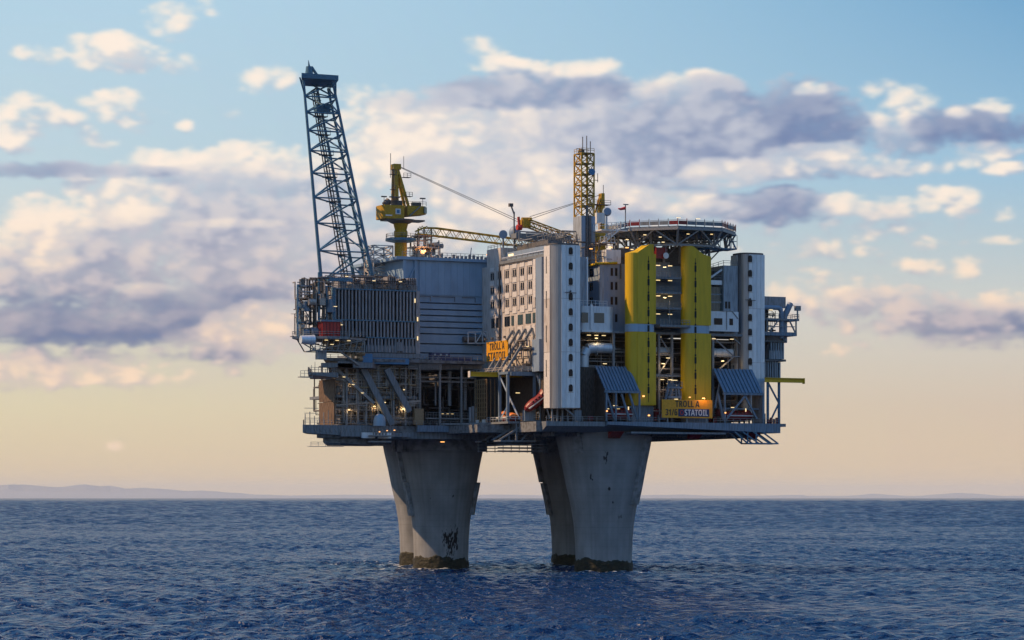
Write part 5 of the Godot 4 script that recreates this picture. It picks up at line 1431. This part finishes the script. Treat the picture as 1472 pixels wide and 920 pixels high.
	block("cabinet", "deck_blue", o, Vector3(-2.2, 36.6, 10.7), Vector3(0.2, 39.2, 12.0))
	g = G.new()          # knee brackets and gratings beneath
	for z in [1.0, 6.0, 10.2]: g.bar(Vector3(-1.2, 36.0, z), Vector3(-8.4, 31.8, z), 0.4); g.bar(Vector3(-8.4, 31.8, z), Vector3(1.5, 31.8, z), 0.4); g.bar(Vector3(-3.6, 36, z), Vector3(-3.6, 31.8, z), 0.35); g.bar(Vector3(1.4, 36, z), Vector3(-2.4, 31.8, z), 0.35)
	for z in [1.0, 5.0, 9.0]: g.bar(Vector3(-8.4, 31.8, z - 4), Vector3(-8.4, 31.8, z + 3), 0.35)
	for y in [31.0, 30.2, 29.4]: g.box(-6.6, y, -6, 7.5, y + 0.2, -4.8); g.bar(Vector3(-6.6, y + 0.1, 6), Vector3(7, y + 0.1, 6), 0.2)
	for k in 7: g.bar(Vector3(-6.5 + k * 2.2, 29.2, -5.4), Vector3(-6.5 + k * 2.2, 33.4, -5.4), 0.14)
	make(g, "bracket", "deck_steel", o)
	rng.seed = 90
	g = G.new(); pipework(g, Vector3(-2, 32, -8), Vector3(10, 35.8, 8), 40, 0.08, 0.3)
	make(g, "pipework", "pipe", o, "stuff")
	block("back_wall", "brown_dark", o, Vector3(1.9, 36.4, -12), Vector3(2.2, 47.4, 14))
	lamp(o, Vector3(-0.6, 43.6, 4.6), Vector3(1.4, 0.25, 0.3)); lamp(o, Vector3(5.0, 37.6, 12), Vector3(0.5, 0.3, 0.3), "lamp_warm"); lamp(o, Vector3(5.0, 35.2, 11), Vector3(0.8, 0.2, 0.2))
	lifeboat(Vector3(-3.9, 37.5, 6.2), PI / 2, 0.0, "orange topped lifeboat with red hull at the side boat station", "orange", "red")
	lifeboat(Vector3(1.0, 41.6, 12.6), 0.0, 0.62, "dark red free fall lifeboat tilted on a ramp under the strutted platform", "red", "red")
	# scaffold and yellow lifting beams
	o = thing("scaffold", "tan scaffold tower hung with netting beside the dark bay", "scaffold", Vector3(-2, 36, -8))
	g = G.new()
	for i in 6: g.bar(Vector3(-5.6, 36.6, -9.5 + i * 1.35), Vector3(-5.6, 47.2, -9.5 + i * 1.35), 0.2)
	for j in 10: g.bar(Vector3(-5.6, 36.9 + j * 1.13, -9.6), Vector3(-5.6, 36.9 + j * 1.13, -2.7), 0.18)
	for i in 4: g.bar(Vector3(-5.6 + i * 1.1, 36.6, -2.7), Vector3(-5.6 + i * 1.1, 47.2, -2.7), 0.18)
	make(g, "scaffold_poles", "pipe_warm", o)
	block("netting", "brown", o, Vector3(-5.3, 36.8, -9.4), Vector3(-5.2, 47.0, -2.8))
	block("base_drum", "white", o, Vector3(-5.9, 36.2, -8.6), Vector3(-5.0, 37.3, -7.2)); block("base_drum", "white", o, Vector3(-5.9, 36.2, -4.8), Vector3(-5.0, 37.3, -3.2))
	for e in [[-13.2, 0.6, 47.4, 4.0, "yellow lifting beam reaching out of the dark bay"], [58.4, 69.4, 46.6, 22.0, "yellow lifting beam sticking out at the platform end"]]:
		o = thing("lifting_beam", e[4], "beam", Vector3(e[0], e[2], e[3]), "yellow lifting beams")
		block("web", "yellow", o, Vector3(e[0], e[2] + 0.15, e[3] - 0.12), Vector3(e[1], e[2] + 0.95, e[3] + 0.12))
		block("flange", "yellow", o, Vector3(e[0], e[2] + 0.95, e[3] - 0.45), Vector3(e[1], e[2] + 1.12, e[3] + 0.45))
		block("flange", "yellow", o, Vector3(e[0], e[2], e[3] - 0.45), Vector3(e[1], e[2] + 0.15, e[3] + 0.45))
		if e[0] < 0: block("end_plate", "facade_light", o, Vector3(e[0] - 0.1, e[2] - 0.2, e[3] - 0.6), Vector3(e[0], e[2] + 1.3, e[3] + 0.6))
		else: block("end_plate", "yellow", o, Vector3(e[1], e[2] - 0.25, e[3] - 0.5), Vector3(e[1] + 0.15, e[2] + 1.15, e[3] + 0.5))

func lifeboat(c: Vector3, turn: float, tilt: float, label: String, top: String, hull: String) -> void:
	var o := thing("lifeboat", label, "lifeboat", c)
	var L := 4.3
	for part in 2:
		var g := G.new()
		var n := 16
		for i in n:
			for j in 8:
				var q := []
				for e in [[i, j], [i + 1, j], [i + 1, j + 1], [i, j + 1]]:
					var x: float = -1.0 + 2.0 * e[0] / n
					var r: float = sqrt(maxf(0.0, 1.0 - pow(absf(x), 3.2)))
					var a: float = PI * e[1] / 8.0
					var s := sin(a) * r * (1.25 if part == 0 else -1.35)
					if part == 0: s *= 1.0 + 0.45 * smoothstep(0.25, 0.5, x) * (1.0 - smoothstep(0.75, 0.95, x))
					q.append(Vector3(x * L, s, cos(a) * r * 1.5 * (1.0 if part == 0 else 0.98)))
				if part == 0: g.quad(q[3], q[2], q[1], q[0])
				else: g.quad(q[0], q[1], q[2], q[3])
		var p := inst("canopy" if part == 0 else "hull", g.mesh(), top if part == 0 else hull, o, c)
		p.basis = Basis(Vector3.UP, turn) * Basis(Vector3.BACK, tilt)
	var gs := G.new()
	gs.box(-L * 0.97, -0.12, -1.56, L * 0.97, 0.12, 1.56)
	var gw := inst("gunwale", gs.mesh(), "white", o, c)
	gw.basis = Basis(Vector3.UP, turn) * Basis(Vector3.BACK, tilt) * Basis.from_scale(Vector3(0.86, 1, 1))
	for s in [-1.0, 1.0]:
		for k in 4:
			var w := BoxMesh.new()
			w.size = Vector3(0.45, 0.32, 0.05)
			var win := inst("porthole", w, "glass", o, c)
			win.basis = Basis(Vector3.UP, turn) * Basis(Vector3.BACK, tilt)
			win.position += win.basis * Vector3(-1.8 + k * 1.0, 0.72, s * 1.30)

# ---------------------------------------------------------------- right-hand end, mast, helideck
func make_right() -> void:
	var o := thing("pipe_balcony", "open pipe balcony with big vertical ducts at the platform end", "module", Vector3(66, 52, 10))
	block("canopy", "corrugated", o, Vector3(60.6, 65.6, 6), Vector3(69.2, 68.4, 13.8))
	block("back_wall", "dark", o, Vector3(60.6, 52.0, 0), Vector3(66.8, 66.0, 9))
	block("floor", "deck_blue", o, Vector3(62.4, 58.6, 8), Vector3(71.6, 59.5, 15.2))
	block("floor", "deck_steel", o, Vector3(62.4, 62.4, 9), Vector3(72.4, 62.9, 15.0))
	var g := G.new()
	g.path([Vector3(62.6, 65.6, 14), Vector3(67.2, 65.6, 14), Vector3(67.8, 64.8, 14), Vector3(67.8, 58, 14)], 0.6, 10); g.path([Vector3(71.4, 67, 12.4), Vector3(70.4, 65.0, 12.4), Vector3(69.6, 63.6, 12.4), Vector3(69.6, 57, 12.4)], 0.75, 10); g.tube(Vector3(69.0, 59.4, 13), Vector3(69.0, 63.6, 13), 0.8, 10)
	make(g, "duct", "wall_blue", o)
	g = G.new()
	g.rails([Vector3(62.6, 62.9, 15), Vector3(72.3, 62.9, 15), Vector3(72.3, 62.9, 9)]); g.bar(Vector3(72.0, 62.9, 14.8), Vector3(72.0, 65.6, 14.8), 0.3); g.box(71.4, 65.0, 14.2, 72.9, 66.2, 15.0); g.bar(Vector3(63.5, 59, 15.1), Vector3(66.4, 62.6, 15.1), 0.3); g.bar(Vector3(71.4, 59, 15.1), Vector3(71.4, 63, 15.1), 0.3); g.bar(Vector3(69.4, 62.6, 15.1), Vector3(71.2, 59.4, 15.1), 0.3); g.bar(Vector3(63, 60.8, 15.1), Vector3(71, 60.9, 15.1), 0.22); g.bar(Vector3(63, 59, 15.1), Vector3(63, 63, 15.1), 0.25)
	g.bar(Vector3(69.8, 66.4, 14.6), Vector3(72.2, 66.0, 14.6), 0.14)
	make(g, "railing", "frame", o)
	g = G.new()
	g.lathe(Vector3(65.6, 0, 11), [Vector2(2.0, 56.2), Vector2(3.4, 57.2), Vector2(3.6, 58.6)], 16)
	rng.seed = 95
	pipework(g, Vector3(62.6, 57, 9), Vector3(69, 65, 14), 40, 0.07, 0.3)
	make(g, "pipework", "pipe_dark", o, "stuff")
	for e in [[64.4, 68.6, 52.8, 57.0], [62.8, 66.2, 47.9, 52.2], [66.0, 67.6, 47.9, 52.0]]:
		g = G.new()
		g.corr(Vector3(e[0], e[2], 14.0), Vector3(e[1], e[2], 14.0), e[3] - e[2], Vector3(0, 0, 1), 0.7, 0.18)
		g.box(e[0], e[2], 9, e[1], e[3], 13.95)
		make(g, "corrugated_panel", "wall_grey", o)
	block("roof_lip", "dark", o, Vector3(62.8, 57.0, 9), Vector3(69.0, 57.4, 14.5)); block("floor", "dark", o, Vector3(61.8, 52.2, 9), Vector3(68.8, 52.7, 14.6))
	lamp(o, Vector3(64.6, 65.0, 14.4)); lamp(o, Vector3(62.2, 56.0, 14.6), Vector3(0.4, 0.3, 0.3))
	o = thing("end_frame", "braced steel frame beneath the pipe balcony at the platform end", "frame", Vector3(61, 36.3, 20))
	for x in [59.4, 62.6]: block("post", "derrick", o, Vector3(x, 36.4, 21.0), Vector3(x + 0.5, 47.8, 21.5))
	g = G.new()
	g.bar(Vector3(59.6, 46.8, 21.2), Vector3(62.8, 41.6, 21.2), 0.35); g.bar(Vector3(62.8, 41.4, 21.2), Vector3(60.4, 37.0, 21.2), 0.35); g.bar(Vector3(59.4, 47.6, 21.2), Vector3(63.0, 47.6, 21.2), 0.4)
	make(g, "bracing", "derrick", o)
	block("floor", "deck_steel", o, Vector3(58.2, 35.6, 18.0), Vector3(63.2, 36.35, 24.0))
	g = G.new()
	for k in 4: g.box(59.2 + k * 0.8, 36.4, 21.6, 59.6 + k * 0.8, 37.4 + 0.5 * (k % 2), 22.2)
	make(g, "valves", "red", o)
	o = thing("hanging_rack", "lattice rack hanging below the deck at the platform end", "rack", Vector3(56, 31.6, 23))
	g = G.new()
	for z in [22.0, 25.0]:
		g.bar(Vector3(48.2, 34.2, z), Vector3(51.8, 31.4, z), 0.32); g.bar(Vector3(50.4, 34.2, z), Vector3(55, 31.4, z), 0.3); g.bar(Vector3(53.4, 34.2, z), Vector3(58, 31.4, z), 0.3); g.bar(Vector3(56, 34.2, z), Vector3(60.4, 31.4, z), 0.32); g.bar(Vector3(51.8, 31.4, z), Vector3(60.4, 31.4, z), 0.34)
		for x in [51.8, 54.2]: g.bar(Vector3(x, 31.4, z), Vector3(x, 34.2, z), 0.28)
	for x in [51.8, 55.0, 58.0, 60.3]: g.bar(Vector3(x, 31.4, 22), Vector3(x, 31.4, 25), 0.28)
	make(g, "truss", "derrick", o)

	# radio mast
	o = thing("radio_mast", "yellow lattice radio mast with aerials on a pale blue clad base", "mast", Vector3(16, 75, 7))
	g = G.new()
	g.prism([Vector2(14.2, 5.0), Vector2(18.0, 5.0), Vector2(18.0, 9.4), Vector2(14.2, 9.4)], 75.2, 86.8)
	make(g, "base_shaft", "wall_grey", o)
	block("cladding_panel", "wall_blue", o, Vector3(14.25, 75.2, 9.41), Vector3(15.3, 86.7, 9.55)); block("cladding_panel", "wall_blue", o, Vector3(16.9, 75.2, 9.41), Vector3(17.95, 86.7, 9.55))
	block("cable_duct", "dark", o, Vector3(15.4, 75.2, 9.41), Vector3(15.9, 89.4, 9.8)); block("cable_duct", "dark", o, Vector3(16.2, 75.2, 9.41), Vector3(16.8, 87.0, 9.8))
	var b := [Vector3(14.4, 86.8, 9.2), Vector3(17.8, 86.8, 9.2), Vector3(17.8, 86.8, 5.2), Vector3(14.4, 86.8, 5.2)]
	var t := []
	for p in b: t.append(p + Vector3(0, 15.4, 0))
	g = G.new()
	var h := G.new()
	lattice(g, h, b, t, [0.0, 0.17, 0.34, 0.5, 0.67, 0.84, 1.0], 0.3, 0.16, true)
	for x in [16.1]: h.bar(Vector3(x, 86.8, 9.2), Vector3(x, 102, 9.2), 0.16)
	make(g, "mast_leg", "yellow_crane", o)
	make(h, "mast_lacing", "yellow_crane", o)
	for k in 6:
		var y := 89.2 + k * 2.6
		block("walkway", "deck_steel", o, Vector3(14.5, y, 5.3), Vector3(17.7, y + 0.16, 9.1))
		g = G.new()
		g.rails([Vector3(14.4, y + 0.16, 5.2), Vector3(14.4, y + 0.16, 9.3), Vector3(17.8, y + 0.16, 9.3)], 1.0, 1.4)
		make(g, "railing", "yellow_crane", o)
	g = G.new()
	for e in [[15.8, 106.4], [16.9, 106.7], [17.9, 105.4], [15.0, 103.6]]: g.tube(Vector3(e[0], 101, 7), Vector3(e[0], e[1], 7), 0.11, 6)
	g.bar(Vector3(13.4, 103.2, 8.4), Vector3(16.8, 103.0, 8.4), 0.16); g.box(15.0, 102.2, 6, 15.8, 103.2, 8); g.bar(Vector3(12.9, 99.4, 9), Vector3(14.4, 99.4, 9), 0.25); g.bar(Vector3(17.8, 95.7, 9), Vector3(19.0, 95.7, 9), 0.14); g.bar(Vector3(18.9, 95.2, 9), Vector3(18.9, 97.4, 9), 0.12)
	make(g, "aerial", "pipe_dark", o)
	g = G.new()
	g.tube(Vector3(17.0, 97.6, 9.4), Vector3(16.95, 97.6, 9.9), 0.8, 18)
	make(g, "dish", "blue_bright", o)
	o = thing("dish_antenna", "grey dish antenna between the radio mast and the helideck", "antenna", Vector3(24, 86, 2))
	g = G.new()
	g.tube(Vector3(25.2, 89.0, 1.6), Vector3(25.1, 89.05, 2.0), 1.15, 20, 0.9)
	make(g, "dish", "wall_blue", o)
	g = G.new()
	g.tube(Vector3(25.2, 80, 1.4), Vector3(25.2, 88.8, 1.4), 0.25, 8); g.box(22.2, 86.0, 0, 24.4, 88.6, 2)
	make(g, "post", "white", o)

	# helideck
	o = thing("helideck", "octagonal steel helideck on a dark truss above the yellow towers", "helideck", Vector3(38.5, 79, 8))
	var c := Vector2(39.6, 8.6)
	var R := 15.9
	var oct := []
	for k in 8: oct.append(c + Vector2(cos(TAU * (k + 0.5) / 8.0), sin(TAU * (k + 0.5) / 8.0)) * R)
	g = G.new()
	g.prism(oct, 83.45, 84.0)
	make(g, "deck", "deck_steel", o)
	for k in 8:
		var p: Vector2 = oct[k]
		var q: Vector2 = oct[(k + 1) % 8]
		for i in 5:
			var a := p.lerp(q, i / 5.0 + 0.008); var bb := p.lerp(q, (i + 1) / 5.0 - 0.008)
			g = G.new()
			var out2 := ((p + q) / 2 - c).normalized()
			var ou := Vector3(out2.x, 0, out2.y) * 0.06
			var A := Vector3(a.x, 84.0, a.y); var B := Vector3(bb.x, 84.0, bb.y)
			g.bar(A + Vector3.UP * 0.75, B + Vector3.UP * 0.75, 0.08, 0.9); g.bar(A + Vector3.UP * 1.4, B + Vector3.UP * 1.4, 0.1)
			g.bar(A + ou, A + ou + Vector3.UP * 1.8, 0.14)
			var red := (k == 0 and i > 2) or (k == 1 and i == 4) or (k == 2 and i < 1) or (k == 2 and i == 4) or (k == 3 and i == 0) or (k == 0 and i == 0)
			make(g, "fence_panel", "red" if red else "deck_steel", o)
	g = G.new()
	for k in 8:
		var p2: Vector2 = oct[k]
		var q2: Vector2 = oct[(k + 1) % 8]
		var P := Vector3(p2.x, 83.3, p2.y); var Q := Vector3(q2.x, 83.3, q2.y)
		g.bar(P, Q, 0.4, 0.5)
		var pi := c + (p2 - c) * 0.84
		var qi := c + (q2 - c) * 0.84
		g.bar(Vector3(pi.x, 79.6, pi.y), Vector3(qi.x, 79.6, qi.y), 0.45)
		g.bar(P, Vector3(pi.x, 79.6, pi.y), 0.4)
		g.bar((P + Q) / 2, Vector3(pi.x, 79.6, pi.y), 0.3); g.bar((P + Q) / 2, Vector3(qi.x, 79.6, qi.y), 0.3)
		g.bar(Vector3(pi.x, 79.6, pi.y), Vector3(c.x, 79.6, c.y), 0.35); g.bar(Vector3(pi.x, 79.6, pi.y), Vector3(pi.x, 83.2, pi.y), 0.4)
		g.bar(Vector3(pi.x, 79.6, pi.y), Vector3(c.x, 83, c.y), 0.28)
	for x in [30.4, 34.0, 38.4, 43.0, 46.6]:
		for z in [2.0, 9.0, 15.0]: g.bar(Vector3(x, 75.6, z), Vector3(x, 83.2, z), 0.5 if z > 10 else 0.4); g.bar(Vector3(x, 76.4, z), Vector3(x + 3.4, 79.6, z), 0.26); g.bar(Vector3(x + 3.4, 79.6, z), Vector3(x + 1, 83.2, z), 0.24)
	make(g, "support_truss", "frame", o)
	g = G.new()
	g.box(44, 79.4, 12, 53.4, 79.7, 17); g.rails([Vector3(44, 79.7, 17), Vector3(53.4, 79.7, 17), Vector3(53.4, 79.7, 12)], 3.2, 1.6)
	g.bar(Vector3(51.6, 79.6, 16.8), Vector3(53.6, 83.4, 12.5), 0.3); g.bar(Vector3(53.2, 79.6, 16.8), Vector3(54.4, 83.4, 11.5), 0.3)
	make(g, "hanging_walkway", "derrick", o)
	g = G.new()
	g.box(17.4, 83.0, 8, 24.6, 83.3, 14); g.rails([Vector3(17.4, 83.3, 8), Vector3(17.4, 83.3, 14), Vector3(24.4, 83.8, 14.4)], 1.5, 0.9); g.rails([Vector3(17.6, 80.2, 13), Vector3(21, 80.2, 14)], 1.4, 0.9); g.box(17.6, 80, 11, 21.4, 80.2, 14)
	for e in [0.0, 1.5]: g.bar(Vector3(18.2, 80.1, 14 - e), Vector3(22.6, 83.6, 14 - e), 0.3)
	g.rail(Vector3(18.2, 80.3, 14), Vector3(22.6, 83.7, 14), 1.2, 0.8)
	make(g, "access_stair", "white", o)
	rng.seed = 101
	g = G.new(); pipework(g, Vector3(26, 79.8, 4), Vector3(48, 82.8, 17), 60, 0.06, 0.22); vessels(g, Vector3(24, 76, 8), Vector3(32, 78, 14), 8)
	make(g, "pipework", "pipe", o, "stuff")
	for p in [Vector3(27.5, 82.0, 17.4), Vector3(30.6, 81.4, 19.5), Vector3(31.4, 80.2, 19.5), Vector3(23.4, 80.8, 16.0), Vector3(24.4, 78.4, 16.6), Vector3(38.0, 82.4, 20), Vector3(44.6, 82.6, 20)]: lamp(o, p, Vector3(0.9, 0.25, 0.3))
	for x in [34.0, 39.4]: lamp(o, Vector3(x, 85.95, 22.6), Vector3(1.4, 0.16, 0.3))
	block("warning_box", "red", o, Vector3(30.0, 76.4, 17.6), Vector3(33.0, 79.0, 18.6))
	o = thing("windsock_pole", "thin pole with a red windsock above the helideck edge", "windsock", Vector3(28, 84, 4))
	g = G.new()
	g.tube(Vector3(28.6, 84, 5), Vector3(28.6, 90.6, 5), 0.14, 6); g.bar(Vector3(28.0, 90.6, 5), Vector3(29.4, 90.6, 5), 0.25)
	make(g, "pole", "frame", o)
	g = G.new()
	g.tube(Vector3(28.5, 89.7, 5), Vector3(27.3, 89.4, 5), 0.42, 10, 0.3); g.tube(Vector3(27.3, 89.4, 5), Vector3(26.6, 89.5, 5), 0.3, 10, 0.16)
	make(g, "windsock", "red_bright", o)
	# lattice stack behind the crane
	o = thing("flare_stack", "cluster of steel stacks and lattice frames beside the crane pedestal", "stack", Vector3(-9, 78, -40))
	g = G.new()
	lattice(g, g, [Vector3(-22.6, 70, -34), Vector3(-17.4, 70, -34), Vector3(-17.4, 70, -40), Vector3(-22.6, 70, -40)], [Vector3(-22.6, 81.8, -34), Vector3(-17.4, 81.8, -34), Vector3(-17.4, 81.8, -40), Vector3(-22.6, 81.8, -40)], spread(6), 0.3, 0.22, true)
	make(g, "lattice_frame", "facade", o)
	rng.seed = 111
	g = G.new(); pipework(g, Vector3(-11.6, 78, -40), Vector3(-4.6, 84.6, -33), 70, 0.06, 0.24); vessels(g, Vector3(-11, 78, -38), Vector3(-5, 82.4, -33), 14); g.box(-12, 81.6, -38, -4.2, 81.9, -33); g.rails([Vector3(-12, 81.9, -33), Vector3(-4.2, 81.9, -33)]); g.box(-11, 84.6, -38, -6, 84.8, -33); g.rails([Vector3(-11, 84.8, -33), Vector3(-6, 84.8, -33)])
	for e in [-10.4, -8.8, -6.8]: g.tube(Vector3(e, 78, -34), Vector3(e, 86.6, -34), 0.25, 8)
	make(g, "pipework", "pipe", o, "stuff")
	for p in [Vector3(-10.0, 80.6, -32.6), Vector3(-9.2, 80.7, -32.6)]: lamp(o, p, Vector3(0.6, 0.6, 0.3), "lamp_warm")
	lamp(o, Vector3(3.0, 79.3, -21.0), Vector3(0.7, 0.4, 0.3), "lamp_warm")
	var om := OmniLight3D.new()
	om.name = "stack_lamp_light"; add_child(om); om.position = Vector3(-9.6, 80.8, -31.8); om.light_color = Color(1, 0.7, 0.4); om.light_energy = 8.0; om.light_size = 0.4; om.omni_range = 40; om.shadow_enabled = true
	o = thing("valve_cluster", "small cluster of valves perched between the hangar and the beige block", "valves", Vector3(-0.5, 73, -24))
	g = G.new()
	rng.seed = 120
	pipework(g, Vector3(-1.6, 71, -25), Vector3(1.4, 75.6, -22.6), 24, 0.08, 0.25); vessels(g, Vector3(-1.4, 71.6, -24.4), Vector3(1, 74.6, -22.6), 6); g.box(-1.8, 70.6, -25.4, 1.8, 70.9, -22.4)
	make(g, "pipework", "pipe_dark", o, "stuff")

# ---------------------------------------------------------------- main
func _ready() -> void:
	var cam := Camera3D.new()
	cam.name = "camera"
	add_child(cam)
	var yaw := deg_to_rad(YAW)
	cam.position = Vector3(-DIST * sin(yaw), EYE, DIST * cos(yaw))
	cam.rotation = Vector3(0, -yaw, 0)
	cam.projection = Camera3D.PROJECTION_FRUSTUM
	cam.near = 10.0
	cam.far = 320000.0
	cam.size = 2.0 * 460.0 / 4000.0 * cam.near
	cam.frustum_offset = Vector2(0, 254.0 / 4000.0 * cam.near)
	cam.current = true
	var env := Environment.new()
	env.background_mode = Environment.BG_SKY
	env.sky = Sky.new()
	env.sky.sky_material = make_sky()
	env.tonemap_mode = Environment.TONE_MAPPER_LINEAR
	env.tonemap_exposure = 1.08
	env.sdfgi_enabled = true; env.ssao_enabled = true; env.ssil_enabled = true
	env.fog_enabled = true
	env.fog_density = 0.000006
	env.fog_light_color = Color(0.93, 0.95, 0.96)
	var we := WorldEnvironment.new()
	we.name = "environment"; we.environment = env
	add_child(we)
	var sun := DirectionalLight3D.new()
	sun.name = "sun"
	add_child(sun)
	var to_sun := Vector3(-cos(deg_to_rad(24.0)), tan(deg_to_rad(47.0)), -sin(deg_to_rad(24.0))).normalized()
	sun.look_at_from_position(to_sun * 100.0, Vector3.ZERO)
	sun.light_color = Color(1.0, 0.83, 0.64)
	sun.light_energy = 1.58
	sun.light_angular_distance = 0.5
	sun.shadow_enabled = true

	materials()
	make_sea()
	ridge("hills", -13.0, -4.2, 160000.0, range(91).map(func(i): return rise(lerpf(-13.0, -4.2, i / 90.0), 0)), 3)
	ridge("hills", -4.6, 6.0, 165000.0, range(91).map(func(i): return rise(lerpf(-4.6, 6.0, i / 90.0), 1)), 8)
	ridge("hills", 5.0, 13.0, 168000.0, range(91).map(func(i): return rise(lerpf(5.0, 13.0, i / 90.0), 2)), 14)
	make_foam([Vector3(20.3, 0, 9.5), Vector3(-5.7, 0, -30.3), Vector3(40.4, 0, -45.2), Vector3(9.3, 0, -75.2)])
	make_legs()
	make_decks()
	make_left()
	make_tower()
	make_cranes()
	make_quarters()
	make_front()
	make_right()
